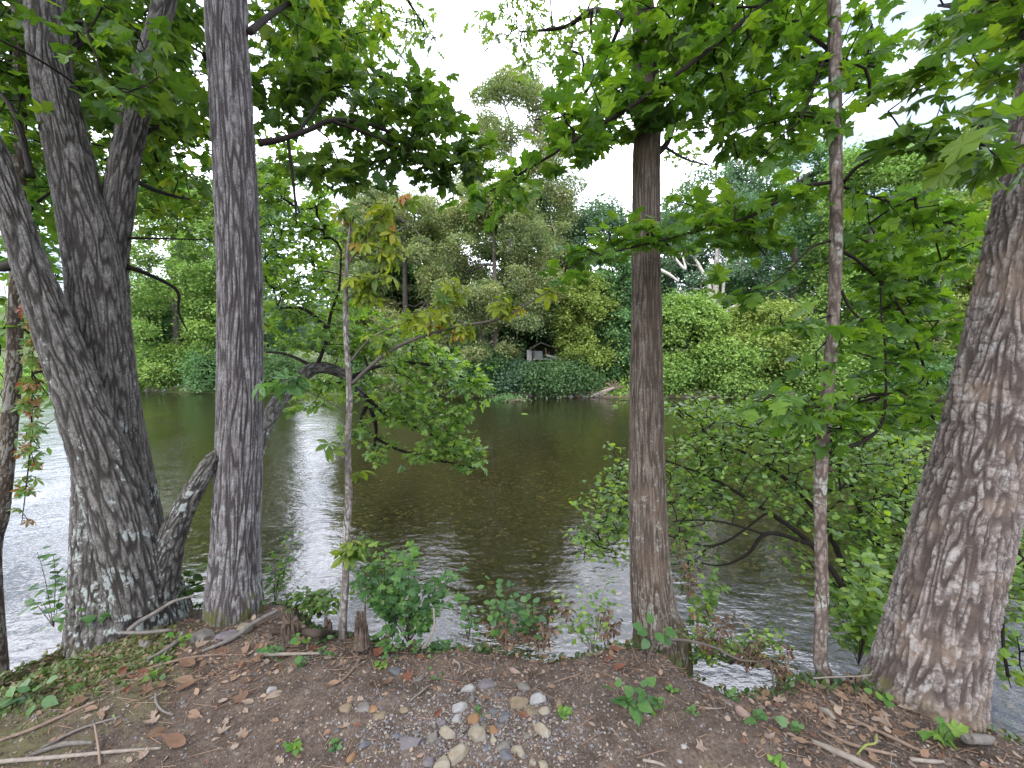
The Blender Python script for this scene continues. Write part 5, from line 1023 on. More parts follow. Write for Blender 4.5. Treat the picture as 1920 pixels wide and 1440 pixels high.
stick([(30, 1435), (140, 1375), (230, 1345)], [4, 5, 3], W_GREY, 'thin grey twig crossing the moss above the long pale twig', [.004] * 3)
stick([(178, 1372), (184, 1404), (188, 1440)], [3, 4, 4], W_BROWN, 'short dark upright twig at the bottom left edge', [.03, .02, .01])
stick([(510, 1190), (560, 1191), (620, 1196), (683, 1199)], [9, 13, 15, 12], W_BARK, 'short brown log lying at the brink in front of the broken stump', [0] * 4, 'log', 'log', wob=0.4)
stick([(1523, 1393), (1560, 1412), (1600, 1430), (1640, 1450)], [7, 12, 13, 12], W_PALE, 'thick pale stick at the bottom right below the massive trunk', [.002] * 4)
stick([(1540, 1375), (1600, 1402), (1680, 1420)], [6, 7, 5], W_BROWN, 'brown stick lying beside the thick pale one', [.004] * 3)
stick([(1588, 1350), (1680, 1392), (1740, 1420)], [6, 7, 5], W_BROWN, 'long brown stick in the litter before the massive trunk', [.006] * 3)
stick([(1537, 1335), (1550, 1342), (1564, 1353)], [9, 13, 8], W_PALE, 'stubby pale piece of broken wood below the young maple', [.004] * 3)
stick([(1706, 1428), (1745, 1433), (1770, 1432)], [7, 8, 5], W_PALE, 'short pale stick at the bottom edge below the bright seedling', [.004] * 3)
stick([(1803, 1393), (1850, 1394), (1960, 1402)], [12, 17, 20], W_GREY, 'thick grey root-like log at the lower right corner', [0] * 3, 'fallen_branch', 'branch')
stick([(1846, 1326), (1890, 1342), (1960, 1362)], [14, 12, 10], BARK_THICK, 'surface root running right from the massive trunk', [.004, .0, 0], 'root', 'root')
stick([(1606, 1421), (1622, 1408), (1640, 1404), (1643, 1390)], [3, 4, 4, 3], leafmat('green vine stem', [(0.12, 0.15, 0.03), (0.16, 0.18, 0.04)], 0.1), 'curling green vine stem at the bottom right', [.01, .02, .02, .03])
stick([(1205, 1429), (1230, 1434), (1248, 1440)], [5, 6, 4], W_PALE, 'little pale twig at the bottom edge under the trailing branch', [.004] * 3)
stick([(770, 1318), (790, 1302), (803, 1290)], [2.5, 3, 2], W_PALE, 'thin pale twig above the left stones of the patch', [.01] * 3)
stick([(850, 1240), (862, 1252), (858, 1266)], [3, 3, 2], W_PALE, 'bent pale twig above the topmost white quartz lump', [.008] * 3)
stick([(1040, 1282), (1065, 1274), (1086, 1268)], [2.5, 3, 2], W_BROWN, 'thin dark twig on the dirt right of the pebble patch', [.006] * 3)
stick([(640, 1282), (660, 1262), (676, 1240)], [3, 4, 3], W_BROWN, 'dark twig standing slanted right of the pointed tan leaf', [.01] * 3)
stick([(1337, 1258), (1380, 1252), (1439, 1254)], [3, 4, 3], W_PALE, 'thin pale twig across the brink left of the young maple', [.06, .09, .05])
stick([(1312, 1329), (1340, 1332), (1360, 1330)], [2.5, 3, 2], W_PALE, 'small pale twig on the dirt left of the pinkish stone', [.005] * 3)
# forked driftwood and fallen branch at the clump
DY = 2.19
t = thing('driftwood', 'forked grey driftwood propped up in the plants in front of the clump', 'driftwood', gp(146, 1190))
m = MB(); tube(m, [at(148, 1189, DY), at(164, 1172, DY + .01), at(178, 1148, DY + .02), at(199, 1119, DY + .03)], [.012, .019, .020, .012], 9, .01, .3); obj('stem', m, W_GREY, t, True)
m = MB(); tube(m, [at(163, 1174, DY), at(174, 1196, DY - .02), at(182, 1226, DY - .05)], [.010, .010, .005], 8, .01, .3); obj('fork', m, W_GREY, t, True)
air_stick([(241, 1182, 2.15, 12), (262, 1165, 2.18, 11), (292, 1148, 2.2, 10), (320, 1130, 2.22, 8), (343, 1122, 2.25, 7), (367, 1117, 2.28, 5)], W_GREY, 'grey dead branch leaning against the base of the clump', 'dead_branch', 'branch')
air_stick([(226, 1186, 2.13, 8), (270, 1186, 2.15, 9), (322, 1181, 2.2, 7)], W_GREY, 'grey root-like stick lying below the leaning dead branch')
def stump(px, py, w, h, Y, label, seed):
    b = at(px, py, Y); r0 = w / 2 / F * Y; hh = h / F * Y; r_ = np.random.default_rng(seed); nu, nr = 40, 26
    th = np.linspace(0, 2 * math.pi, nu, endpoint=False); top = 0.55 + 0.45 * np.clip(np.cos(th - r_.uniform(1.8, 4)), 0, 1) ** 1.5 + 0.16 * r_.normal(size=nu)
    u = np.linspace(0, 1, nr)[:, None]; lum = pn(np.stack([np.cos(th) * 2.2, np.sin(th) * 2.2, 0 * th], 1) + seed)
    R = r0 * (1 + 0.45 * lum[None] + 0.25 * np.exp(-u * 7)) * (1 - 0.10 * u) + 0.004 * pn(np.stack([(np.cos(th)[None] * 9 + 0 * u).ravel(), (np.sin(th)[None] * 9 + 0 * u).ravel(), (u * 2 + 0 * th[None]).ravel()], 1)).reshape(nr, nu)
    V = np.stack([b[0] + R * np.cos(th), b[1] + R * np.sin(th), b[2] - 0.06 + (u * hh + .06 * u) * top[None]], -1).reshape(-1, 3)
    ins = np.stack([b[0] + R[-1] * .45 * np.cos(th), b[1] + R[-1] * .45 * np.sin(th), b[2] + hh * top * .55], -1)
    V = np.vstack([V, ins, [b + [0, 0, hh * .3]]]); Fq = ring_faces(nr + 1, nu); m = MB(); m.add(V, Fq)
    k = np.arange(nu); m.lo.append(np.stack([nr * nu + k, nr * nu + (k + 1) % nu, np.full(nu, (nr + 1) * nu)], 1).ravel()); m.to.append(np.full(nu, 3)); m.lv.append(np.full(nu, .5))
    tag(obj('broken_stump', m, W_ROT, smooth=False, origin=b), label, 'stump', 'rotten stumps on the brink')
stump(678, 1190, 28, 46, 2.12, 'tall splintered red-brown stump beside the foot of the thin sapling', 3)
stump(545, 1174, 34, 20, 2.25, 'low rotten stump on the brink between the grey trunk and the sapling', 8)
stump(615, 1180, 16, 24, 2.3, 'small dark stump on the brink just left of the thin sapling', 12)

# ---------------------------------------------------------------- plants on the bank
def plant(name, label, cat, px, py, stems, tm, leaf, mat, per=5, group=None, Y=None, wmat=None, spread=0.05, tilt=0.45, droop=0.2, r=0.0022, stem_name='stem', lv=(0, 1)):
    """stems: tip offsets (dx px, dy px up, dY metres) from the foot"""
    b = gp(px, py) if Y is None else at(px, py, Y)
    t = thing(name, label, cat, b, group); wd = MB(); tips, hd = [], []
    for dx, dy, dY in stems:
        tip = at(px + dx, py - dy, b[1] + dY); md = (b + tip) / 2 + [0, 0, 0.12 * np.linalg.norm(tip - b)] + rng.normal(size=3) * .012
        tube(wd, [b - [0, 0, .02], md, tip], [r, r * .8, r * .45], 6, .012, .1); n_ = max(2, int(np.linalg.norm(tip - b) / 0.045))
        pp, _ = resample([b, md, tip], np.linalg.norm(tip - b) / n_)
        for q in pp[max(1, int(len(pp) * .35)):]: tips.append(q); hd.append(unit(tip - b))
    obj(stem_name, wd, wmat or BARK_TRUNK_L, t, True)
    T = np.repeat(np.array(tips), per, 0); hh = np.repeat(np.array(hd), per, 0); n = len(T)
    a = rng.random(n) * 2 * math.pi; D = np.stack([np.cos(a), np.sin(a), rng.normal(size=n) * .25 - droop], 1) + hh * .3
    lf = MB(); leaves(lf, tm, T + unit(D) * spread * rng.random(n)[:, None], D, np.array([0, -.25, 1.0]) + rng.normal(size=(n, 3)) * tilt, leaf * (.55 + .6 * rng.random(n)), np.clip(lv[0] + (lv[1] - lv[0]) * rng.random(n), 0, 1))
    obj('leaves', lf, mat, t); return t
SH = lambda n, wx, h0, h1_, s=0: [(q.uniform(-wx, wx), q.uniform(h0, h1_), q.uniform(-.12, .25)) for q in [np.random.default_rng(s)] for _ in range(n)]
plant('bushy_plant', 'bushy green plant with lobed leaves on the brink right of the splintered stump', 'plant', 765, 1200, SH(17, 95, 40, 165, 1), MAPLE_LO, 0.055, L_MID, 4, None, 2.3, None, .05)
plant('bushy_plant', 'leafy tall sprig with yellow-green top rising behind the bushy green plant', 'plant', 725, 1150, [(-30, 100, .1), (-5, 130, .1), (15, 110, .1), (40, 118, .05), (65, 120, 0), (-60, 60, .1)], MAPLE_LO, 0.055, L_BRIGHT, 3, None, 2.45, None, .05)
plant('ground_plant', 'dark leafy cover spilling over the brink left of the sapling foot', 'plant', 600, 1150, SH(14, 70, 5, 45, 2), SMALL, 0.045, L_DARK, 6, None, 2.5)
plant('slender_plant', 'slender plant with small light leaves at the brink, middle of the bank', 'plant', 945, 1205, [(-25, 110, .05), (-8, 85, .1), (10, 95, 0), (20, 70, .1), (-35, 60, 0), (5, 50, .1)], SMALL, 0.045, L_MID, 4, None, 2.2)
plant('leafy_plant', 'plant with broad pale green leaves right of the slender plant, above brown weeds', 'plant', 985, 1195, [(-15, 45, 0), (0, 65, .05), (12, 60, 0), (25, 40, 0)], BROAD, 0.055, L_MID, 3, None, 2.2)
plant('small_fern', 'light green ferny sprout left of the slender plant on the brink', 'plant', 878, 1195, [(-4, 45, 0), (4, 50, .05), (0, 25, 0)], SMALL, 0.04, L_MID, 5, None, 2.2)
plant('ground_plant', 'bright broad-leaved seedling at the brink below the slender plant', 'plant', 892, 1208, [(-14, 18, 0), (12, 20, 0), (0, 8, -.05)], OVAL, 0.06, L_BRIGHT, 3)
plant('ground_plant', 'low leafy plants at the foot of the bushy green plant', 'plant', 735, 1222, [(-25, 30, 0), (-5, 36, 0), (12, 26, 0), (30, 12, 0), (-10, 6, -.05)], OVAL, 0.045, L_MID, 4)
plant('ground_plant', 'small leafy tuft at the brink right of the low leafy plants', 'plant', 825, 1228, SH(7, 28, 4, 24, 4), SMALL, 0.04, L_MID, 5)
plant('ground_plant', 'small green tuft at the left end of the log', 'plant', 520, 1232, [(-10, 12, 0), (8, 14, 0)], BROAD, 0.035, L_MID, 3)
for a in [(565, 1214, 'three-leaved bright seedling on the dirt below the log, upper of two', .034, L_BRIGHT, 22), (569, 1248, 'three-leaved seedling on the dirt below the white twig', .032, L_MID, 12), (609, 1235, 'little green plant at the right end of the white twig', .034, L_MID, 16),
          (605, 1208, 'round-leaved seedling on top of the log', .034, L_MID, 16), (716, 1250, 'pair of bright seed leaves on the dirt left of the flat slate', .03, L_BRIGHT, 8), (292, 1277, 'single dark green rounded plant on the mossy ground', .04, L_DARK, 12),
          (306, 1246, 'tiny yellow-green seedling beside the dark rounded plant', .034, L_BRIGHT, 10), (292, 1175, 'light green leafy sprout right in front of the clump base', .04, L_BRIGHT, 24), (481, 1148, 'small sprout at the foot of the straight grey trunk', .03, L_MID, 20),
          (510, 1226, 'small dark green plant left of the log seedlings', .036, L_MID, 12), (822, 1276, 'thin sprout above the pebbles beside the tilted grey stone', .025, L_MID, 22), (1227, 1335, 'small low green plant right of the six-leaved plant', .032, L_MID, 14),
          (1428, 1300, 'bright green seedling left of the young maple under the trailing branch', .042, L_BRIGHT, 30), (1424, 1362, 'low cluster of oval green leaves on the dirt below the young maple', .045, L_MID, 16), (1493, 1382, 'narrow-leaved green sprout below the young maple', .04, L_MID, 20),
          (1650, 1322, 'bright sprout in the litter left of the massive trunk', .042, L_BRIGHT, 22), (1369, 1306, 'tiny sprout near the pinkish stone', .026, L_MID, 8), (1260, 1298, 'tiny sprout right of the six-leaved plant top', .026, L_BRIGHT, 8), (1302, 1340, 'single small leaf sprouting on the dirt near the pinkish stone', .022, L_MID, 6),
          (1057, 1345, 'little yellow-green seedling by the upright tan stone', .028, L_BRIGHT, 10), (894, 1336, 'tiny sprout between the white and orange stones', .02, L_MID, 6), (545, 1405, 'tiny bright sprout on the bare dirt near the bottom edge', .026, L_BRIGHT, 12),
          (1902, 1366, 'yellow round-leaved sprout at the right edge by the root', .05, L_BRIGHT, 10), (1457, 1440, 'yellow-green sprout at the bottom edge right of the middle', .03, L_BRIGHT, 10), (340, 1215, 'yellow-green sprout beside the crooked stick at the clump', .035, L_BRIGHT, 24),
          (628, 1398, 'tiny sprout left of the blue-grey slate stone', .02, L_MID, 6), (850, 1212, 'small green sprout on the brink right of the bushy plant', .03, L_MID, 12), (1080, 1222, 'sprig of small leaves on the brink left of the brown trunk', .03, L_MID, 26)]:
    px_, py_, lab, lf_, mt, hh_ = a
    plant('seedling', lab, 'seedling', px_, py_, [(-hh_ * .5, hh_, 0), (hh_ * .4, hh_ * .8, 0)], BROAD, lf_, mt, 2, 'seedlings on the bank', r=.0014, spread=.012)
plant('maple_seedling', 'bright yellow-green maple seedling with lobed leaves in front of the massive trunk', 'seedling', 1765, 1392, [(-22, 20, 0), (-4, 32, 0), (18, 22, 0), (14, 6, -.02)], MAPLE, 0.055, L_BRIGHT, 1, spread=.012)
plant('low_plant', 'low plant with broad serrated green leaves on the dirt left of the trailing branch', 'plant', 1190, 1335, [(-32, 40, 0), (-18, 20, -.03), (4, 48, 0), (18, 46, 0), (22, 20, -.02), (-4, 10, -.04)], BROAD, 0.058, L_MID, 2, spread=.02)
plant('leafy_clump', 'clump of broad green leaves on the mossy slope at the left edge', 'plant', 60, 1315, [(-40, 30, 0), (-10, 26, .05), (20, 34, 0), (-30, 6, 0), (40, 16, 0), (70, 14, .05)], OVAL, 0.075, L_MID, 2)
plant('leafy_plant', 'leafy green plant climbing the left side of the clump base', 'plant', 160, 1185, [(10, 80, .05), (30, 72, .05), (-10, 55, 0), (50, 50, 0), (70, 40, 0), (-40, 45, .1), (-60, 20, .1), (30, 25, -.03)], OVAL, 0.07, L_MID, 3, None, 2.2)
plant('leafy_plant', 'broad green leaves showing between the clump and the straight grey trunk', 'plant', 345, 1120, [(-12, 45, .1), (10, 48, .1), (22, 20, .05), (0, 15, 0)], OVAL, 0.08, L_DARK, 3, None, 2.5)
plant('ferny_plant', 'ferny yellow-green plant rising behind the right side of the straight grey trunk', 'plant', 515, 1130, [(0, 100, .1), (18, 120, .1), (35, 125, .1), (-8, 60, .1), (10, 70, .1), (25, 90, .1)], SMALL, 0.04, L_BRIGHT, 4, None, 2.75)
plant('leafy_plant', 'hanging leafy sprig over the water left of the clump', 'plant', 100, 1170, [(-30, 135, .1), (0, 130, .1), (-60, 60, .1), (20, 90, .1), (-20, 40, .05)], OVAL, 0.07, L_MID, 2, None, 2.45)
# trailing branch at the foot of the brown trunk
t = thing('trailing_branch', 'thin pale forked branch with green leaves trailing right from the brown trunk foot', 'branch', gp(1213, 1248))
for pts in ([(1213, 1250, 2.07, 6), (1220, 1222, 2.07, 6), (1228, 1203, 2.07, 6), (1233, 1175, 2.07, 5), (1236, 1140, 2.08, 3)], [(1228, 1203, 2.07, 6), (1250, 1199, 2.06, 5), (1290, 1201, 2.05, 5), (1340, 1214, 2.04, 5), (1384, 1236, 2.03, 4), (1424, 1241, 2.02, 3)],
            [(1442, 1236, 2.0, 4), (1449, 1270, 1.97, 5), (1450, 1294, 1.95, 5), (1439, 1312, 1.93, 5), (1450, 1340, 1.9, 5), (1457, 1362, 1.87, 4)], [(1424, 1241, 2.02, 3), (1442, 1236, 2.0, 4)], [(1233, 1165, 2.07, 3), (1262, 1150, 2.06, 3), (1290, 1172, 2.06, 2)]):
    m = MB(); cp = pxpath(pts); tube(m, [c[0] for c in cp], [c[1] for c in cp], 8, .012, .25); obj('branch', m, BARK_PALE, t, True)
lf = MB(); q = np.array([at(a_, b_, 2.05) for a_, b_ in ((1212, 1182), (1232, 1186), (1248, 1184), (1222, 1168), (1215, 1200), (1242, 1194), (1205, 1178))]); n = len(q)
leaves(lf, BROAD, q, np.array([(-1, -.3, -.1), (.2, -.6, -.3), (1, -.3, 0), (-.3, .1, .8), (-.6, -.4, -.5), (.7, -.5, -.4), (-.9, .1, .3)]), np.array([0, -.9, .8]) + rng.normal(size=(n, 3)) * .25, .055, rng.random(n)); obj('leaves', lf, L_MID, t)
air_stick([(1524, 1272, 1.97, 4), (1570, 1269, 1.94, 4), (1610, 1268, 1.92, 3), (1634, 1265, 1.9, 3)], W_PALE, 'bare pale twig held across the foot of the young maple')
air_stick([(792, 1216, 2.15, 5), (805, 1198, 2.15, 5), (814, 1175, 2.15, 4), (813, 1140, 2.18, 3)], W_PALE, 'curved pale twig standing at the right side of the bushy plant')
# withered brown weeds along the brink
def weeds(px, py, Y, n, wx, hh, label, leaf=.034, seed=0):
    t = plant('withered_weed', label, 'weed', px, py, SH(n, wx, hh * .3, hh, seed), OVAL, leaf, L_DEAD, 4, 'withered weeds along the brink', Y, W_BROWN, .03, .9, .9)
weeds(950, 1215, 2.15, 9, 45, 60, 'withered brown weeds below the slender plant, left patch', seed=1)
weeds(1020, 1215, 2.15, 9, 45, 62, 'withered brown weeds by the pointed tan stone', seed=2)
weeds(1065, 1160, 2.35, 5, 30, 60, 'dry brown leaves hanging among green sprigs over the water left of the brown trunk', seed=3)
weeds(1140, 1205, 2.25, 7, 22, 70, 'curled rusty weeds right against the left side of the brown trunk', seed=4)
weeds(1330, 1225, 2.3, 10, 60, 85, 'dead brown weeds right of the brown trunk, behind the trailing branch', seed=5)
weeds(1290, 1120, 2.6, 7, 30, 110, 'dry reddish stalks hanging over the water right behind the brown trunk', seed=6, leaf=.03)
weeds(1470, 1280, 2.08, 9, 45, 70, 'heap of dead brown weeds left of the young maple foot', seed=7)
weeds(1400, 1255, 2.15, 8, 45, 60, 'dead curled weeds between the trailing branch fork and the young maple', seed=9)
weeds(1600, 1300, 1.98, 7, 40, 40, 'dead weeds and litter heaped between the young maple and the massive trunk', seed=8)
plant('sprig', 'sparse green sprigs over the water left of the brown trunk', 'plant', 1110, 1215, [(-60, 100, .1), (-35, 75, .1), (-10, 110, .1), (15, 90, .15), (30, 130, .15), (45, 100, .1), (-80, 60, .1), (0, 50, 0), (-45, 30, 0)], OVAL, .045, L_SHRUB, 3, None, 2.3, W_BROWN)
plant('sprig', 'sprig of green leaves hanging right behind the brown trunk over the water', 'plant', 1310, 1200, [(20, 130, .2), (-10, 110, .2), (30, 100, .2)], MAPLE_LO, .06, L_SHRUB, 3, None, 2.6, W_BROWN)
plant('brink_plant', 'dark green cover on the brink left of the young maple, under dead weeds', 'plant', 1370, 1240, SH(20, 110, 0, 60, 12), SMALL, .04, L_SHRUB, 5, None, 2.35)
plant('brink_plant', 'dark leafy plant behind the foot of the massive leaning trunk', 'plant', 1610, 1240, SH(16, 50, 30, 200, 13), BROAD, .055, L_SHRUB, 4, None, 2.4)
# mossy ground cover on the left slope
gm = MB(); n = 5200; u = rng.uniform(-60, 330, n); v = 1290 - 0.26 * u + rng.normal(size=n) * 34
P = []
for a_, b_ in zip(u, v):
    d_ = ray(a_, b_); t_ = -(CZ + 0.02) / d_[2]; P.append((d_[0] * t_, d_[1] * t_))
P = np.array(P); P = np.column_stack([P, H(P[:, 0], P[:, 1])]); P = P[P[:, 2] > -1.2]; n = len(P)
leaves(gm, SMALL, P, rng.normal(size=(n, 3)) * [1, 1, .3] + [0, 0, .5], np.array([0, 0, 1]) + rng.normal(size=(n, 3)) * .5, .010 + .024 * rng.random(n) ** 2, rng.random(n))
tag(obj('ground_cover', gm, leafmat('low green cover', [(0.045, 0.07, 0.02), (0.07, 0.105, 0.028), (0.10, 0.13, 0.04), (0.16, 0.15, 0.06)], .3)), 'low mossy green cover on the slope at the lower left', kind='stuff')
# tangle on the face of the bank
gm = MB(); n = 5200; x = rng.uniform(-2.6, 3.2, n); d_ = 0.02 + 0.8 * rng.random(n) ** 1.3; y = y_edge(x) + d_; z = H(x, y); k = z > WATER + .05; x, y, z = x[k], y[k], z[k]; n = len(x)
leaves(gm, SMALL, np.stack([x, y, z + .03 * rng.random(n)], 1), rng.normal(size=(n, 3)) + [0, .3, .1], np.array([0, 0, 1]) + rng.normal(size=(n, 3)) * .6, .02 + .025 * rng.random(n), rng.random(n))
tag(obj('undergrowth', gm, leafmat('bank tangle', [(0.02, 0.05, 0.018), (0.035, 0.075, 0.02), (0.06, 0.10, 0.03), (0.13, 0.075, 0.04)], .3)), 'tangle of small leaves clinging to the steep face of the bank', kind='stuff')
# ---------------------------------------------------------------- hut, house and the far shore
def box(mb, lo, hi):
    x0, y0, z0 = lo; x1, y1, z1 = hi
    V = [(x0, y0, z0), (x1, y0, z0), (x1, y1, z0), (x0, y1, z0), (x0, y0, z1), (x1, y0, z1), (x1, y1, z1), (x0, y1, z1)]
    mb.add(V, [[0, 3, 2, 1], [4, 5, 6, 7], [0, 1, 5, 4], [1, 2, 6, 5], [2, 3, 7, 6], [3, 0, 4, 7]])
M_WHITE = plainmat('white boards', [(0.26, 0.26, 0.255), (0.36, 0.36, 0.355)], 2, bump=.1)
M_ROOF = plainmat('dark shingles', [(0.05, 0.045, 0.04), (0.10, 0.09, 0.08)], 5)
M_WOOD = plainmat('dark brown boards', [(0.07, 0.05, 0.04), (0.13, 0.095, 0.075)], 4)
M_SHEET = plainmat('pale grey-green sheeting', [(0.28, 0.31, 0.29), (0.38, 0.41, 0.39)], 2)
M_BRICK = plainmat('pinkish wall', [(0.40, 0.27, 0.23), (0.52, 0.38, 0.34)], 3)
M_GLASS = plainmat('dark window glass', [(0.03, 0.035, 0.04), (0.05, 0.055, 0.06)], 3, rough=.1)
Yh = 36.5
def hx(px, Y=Yh): return (px - 960) / F * Y
def hz(py, Y=Yh): return at(960, py, Y)[2]
t = thing('hut', 'small open hut with dark gabled roof and white side wall across the river', 'hut', (hx(1018), Yh, hz(688)))
m = MB(); box(m, (hx(988), Yh, hz(684)), (hx(997), Yh + 2.4, hz(656))); obj('side_wall', m, M_WHITE, t)
m = MB(); box(m, (hx(998.5), Yh + 2.0, hz(690)), (hx(1044), Yh + 2.15, hz(655))); obj('back_wall', m, M_WOOD, t)
m = MB(); box(m, (hx(999), Yh + .5, hz(672)), (hx(1018), Yh + .56, hz(658))); obj('screen', m, M_SHEET, t)
m = MB(); box(m, (hx(984), Yh - .4, hz(692)), (hx(1050), Yh + 2.5, hz(687))); obj('deck', m, M_WOOD, t)
m = MB(); x0, xm, x1 = hx(992), hx(1013), hx(1046); za, zb = hz(656), hz(644); y0, y1 = Yh - .5, Yh + 2.7; k = .12
m.add([(x0, y0, za), (xm, y0, zb), (x1, y0, za), (x1, y0, za + k), (xm, y0, zb + k), (x0, y0, za + k), (x0, y1, za), (xm, y1, zb), (x1, y1, za), (x1, y1, za + k), (xm, y1, zb + k), (x0, y1, za + k)],
      [[0, 1, 4, 5], [1, 2, 3, 4], [7, 6, 11, 10], [8, 7, 10, 9], [5, 4, 10, 11], [4, 3, 9, 10], [1, 0, 6, 7], [2, 1, 7, 8], [0, 5, 11, 6], [3, 2, 8, 9]]); obj('roof', m, M_ROOF, t)
for px in (1000, 1022, 1043):
    m = MB(); box(m, (hx(px), Yh - .2, hz(687)), (hx(px) + .12, Yh - .08, hz(655.5))); obj('post', m, M_WOOD, t)
m = MB(); box(m, (hx(999), Yh - .3, hz(674)), (hx(1043), Yh - .22, hz(672.5))); obj('rail', m, M_SHEET, t)
m = MB(); A, B = at(1024, 666, 36.0), at(1056, 672, 36.0); tube(m, [A, (A + B) / 2 - [0, 0, .08], B], [.10, .16, .08], 10, .1); tag(obj('plank', m, M_WHITE, smooth=True, origin=A), 'long white object lying slanted in front of the hut to its right', 'plank')
Yb = 45.0
t = thing('house', 'pinkish house with a grey roof glimpsed through leaves left of the hut', 'house', (hx(838, Yb), Yb, hz(668, Yb)))
m = MB(); box(m, (hx(812, Yb), Yb, hz(672, Yb)), (hx(900, Yb), Yb + 5, hz(648, Yb))); obj('wall', m, M_BRICK, t)
m = MB(); x0, x1 = hx(806, Yb), hx(906, Yb); za, zb = hz(648, Yb), hz(622, Yb); y0, ym, y1 = Yb - .5, Yb + 2.5, Yb + 5.5
m.add([(x0, y0, za), (x1, y0, za), (x1, ym, zb), (x0, ym, zb), (x0, y1, za), (x1, y1, za)], [[0, 1, 2, 3], [3, 2, 5, 4], [0, 4, 5, 1]]); m.add([(x0, y0, za), (x0, ym, zb), (x0, y1, za), (x1, y0, za), (x1, ym, zb), (x1, y1, za)], [[0, 1, 2], [3, 5, 4]]); obj('roof', m, plainmat('grey roof', [(0.20, 0.19, 0.19), (0.28, 0.27, 0.27)], 3), t)
for px in (828, 856, 884):
    m = MB(); box(m, (hx(px, Yb), Yb - .03, hz(666, Yb)), (hx(px + 12, Yb), Yb + .02, hz(653, Yb))); obj('window', m, M_GLASS, t)
# stones along the far waterline
r_ = np.random.default_rng(21)
def shore(n, p0, p1, lab, grp, size):
    src = []
    for k in range(n):
        px = p0 + (p1 - p0) * (k + r_.uniform(-.3, .3)) / n; X = (px - 960) / F * 31; 
        for _ in range(3): X = (px - 960) / F * y_far(X)
        y = float(y_far(X)) + r_.uniform(.1, .9); b = np.array([X, y, max(h1(X, y), WATER) + .02]); s = r_.uniform(*size)
        if k < 5:
            m = MB(); m.add(stone_shape(300 + k + int(p0), (1, .7, .55), 8, SPH_XLO) * .3 + b, SPH_XLO[1]); o = obj('shore_stone', m, SM[['cream', 'white', 'grey', 'tan', 'grey'][k]], smooth=True, origin=b); src.append(o)
        else:
            o = src[k % 5].copy(); C.objects.link(o); o.location = b.tolist()
        o.scale = (s, s, s); o.rotation_euler = (0, 0, r_.uniform(0, 6)); tag(o, lab, 'stone', grp)
shore(26, 968, 1140, 'pale stone lined along the far waterline below the hut', 'stones along the far waterline below the hut', (.5, 1.4))
shore(44, 244, 415, 'pale stone on the stony far shore left of the straight grey trunk', 'stones on the far shore left of the grey trunk', (.5, 1.3))
shore(24, 1240, 1700, 'dull stone at the far waterline right of the brown trunk', 'stones at the far waterline right of the brown trunk', (.5, 1.2))
def fp(px, lift=0, d=.5):
    X = (px - 960) / F * 31
    for _ in range(3): X = (px - 960) / F * (float(y_far(X)) + d)
    y = float(y_far(X)) + d; return np.array([X, y, max(h1(X, y), WATER) + lift])
m = MB(); tube(m, [fp(1108, .05, -.3), fp(1128, .18, .2), fp(1152, .38, .6)], [.07, .15, .13], 9, .1, .3); tag(obj('driftwood_log', m, W_PALE, smooth=True, origin=fp(1108)), 'bleached log stranded at the far waterline left of the brown trunk', 'log')
t = thing('root_tangle', 'brown upturned root tangle at the right end of the bleached log', 'roots', fp(1150))
m = MB()
for k in range(12):
    a = r_.uniform(0, 3.1); b = fp(1148, .1, .7); tube(m, [b, b + [math.cos(a) * .4, -.2, .3 * math.sin(a) + .2], b + [math.cos(a) * .9, -.3 + r_.normal() * .2, .8 * math.sin(a)]], [.09, .06, .02], 6, .1, .2)
obj('roots', m, W_BROWN, t, True)
t = thing('exposed_roots', 'bare spreading roots at the foot of the bright yellow-green tree across the river', 'roots', fp(1086))
m = MB(); b = fp(1086, .75, .9)
for k in range(9):
    dx = (k - 4) * .32; tube(m, [b, b + [dx * .4, -.3, -.35], b + [dx, -.75 + .1 * r_.normal(), -.95]], [.10, .07, .03], 6, .1, .2)
obj('roots', m, W_BROWN, t, True)
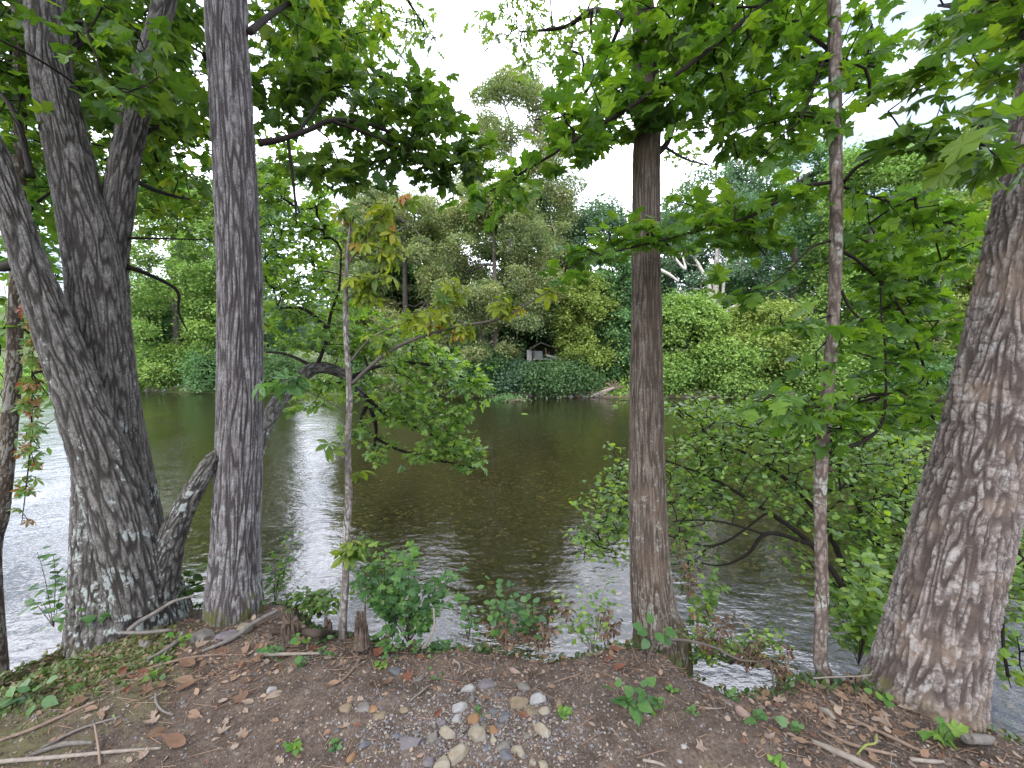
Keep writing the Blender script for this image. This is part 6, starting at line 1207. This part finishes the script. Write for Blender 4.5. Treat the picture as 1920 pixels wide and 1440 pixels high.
# little bar of stranded sticks in the water
t = thing('debris_bar', 'small bar of stranded sticks and weed in the water below the left of the hut', 'debris', (hx(958, 28.5), 28.5, WATER))
m = MB()
for k in range(46):
    b = np.array([hx(958, 28.5) + r_.normal() * .55, 28.5 + r_.normal() * .35, WATER + .02 + .12 * r_.random()]); a = r_.uniform(0, 6.28); d = np.array([math.cos(a), math.sin(a) * .7, r_.normal() * .25]) * r_.uniform(.2, .6)
    sticks(m, [b - d], [b + d], [.02], [.012], 5)
obj('sticks', m, W_BROWN, t)
m = MB(); n = 900; P = np.array([hx(952, 28.5), 28.6, WATER + .05]) + r_.normal(size=(n, 3)) * [.6, .35, .16]; P[:, 2] = np.abs(P[:, 2] - WATER) + WATER
leaves(m, DIAMOND, P, r_.normal(size=(n, 3)) + [0, 0, .4], np.array([0, 0, 1]) + r_.normal(size=(n, 3)) * .5, .10 + .08 * r_.random(n), r_.random(n)); obj('leaves', m, FL_GREEN, t)
m = MB(); p = np.array([hx(977, 21.6), 21.6, WATER + .012]); leaves(m, OVAL, p[None], np.array([[1, .1, 0]]), np.array([[0, -.1, 1.0]]), [.42], np.array([.9])); tag(obj('floating_leaf', m, L_BRIGHT, origin=p), 'single yellow-green leaf floating on the river in the middle', 'leaf')
# undergrowth on the far bank
m = MB(); n = 62000; x = r_.uniform(-70, 52, n); y = y_far(x) + .25 + 9 * r_.random(n) ** 1.6; z = H(x, y); k = z > WATER + .12; x, y, z = x[k], y[k], z[k]
hgt = 1.1 * np.maximum(0.1, 0.45 + 1.6 * pn(np.stack([x * .8, y * .8, 0 * x], 1))) * sstep(y - y_far(x), .2, 2.0); P = np.stack([x, y, z + hgt * r_.random(len(x))], 1)
q = proj(P); kk = ~((q[:, 0] > CABIN[0]) & (q[:, 0] < CABIN[1]) & (q[:, 1] > CABIN[2]) & (q[:, 1] < CABIN[3])); P = P[kk]; n = len(P)
leaves(m, DIAMOND, P, r_.normal(size=(n, 3)) + [0, -.3, .3], np.array([0, -.3, 1]) + r_.normal(size=(n, 3)) * .5, .14 + .14 * r_.random(n), r_.random(n)); tag(obj('far_undergrowth', m, FL_LIME), 'leafy undergrowth covering the bank across the river', kind='stuff')


# wooded slopes far up the river, one mass
m = MB(); n = 60000; x = r_.uniform(-150, 170, n); y = 118 + 50 * r_.random(n); top = 9 + 5 * pn(np.stack([x * .11, y * .07, 0 * x], 1)) + 3 * pn(np.stack([x * .4, y * .3, 0 * x], 1))
P = np.stack([x, y, np.maximum(H(x, y), 0) + top * r_.random(n) ** .6], 1)
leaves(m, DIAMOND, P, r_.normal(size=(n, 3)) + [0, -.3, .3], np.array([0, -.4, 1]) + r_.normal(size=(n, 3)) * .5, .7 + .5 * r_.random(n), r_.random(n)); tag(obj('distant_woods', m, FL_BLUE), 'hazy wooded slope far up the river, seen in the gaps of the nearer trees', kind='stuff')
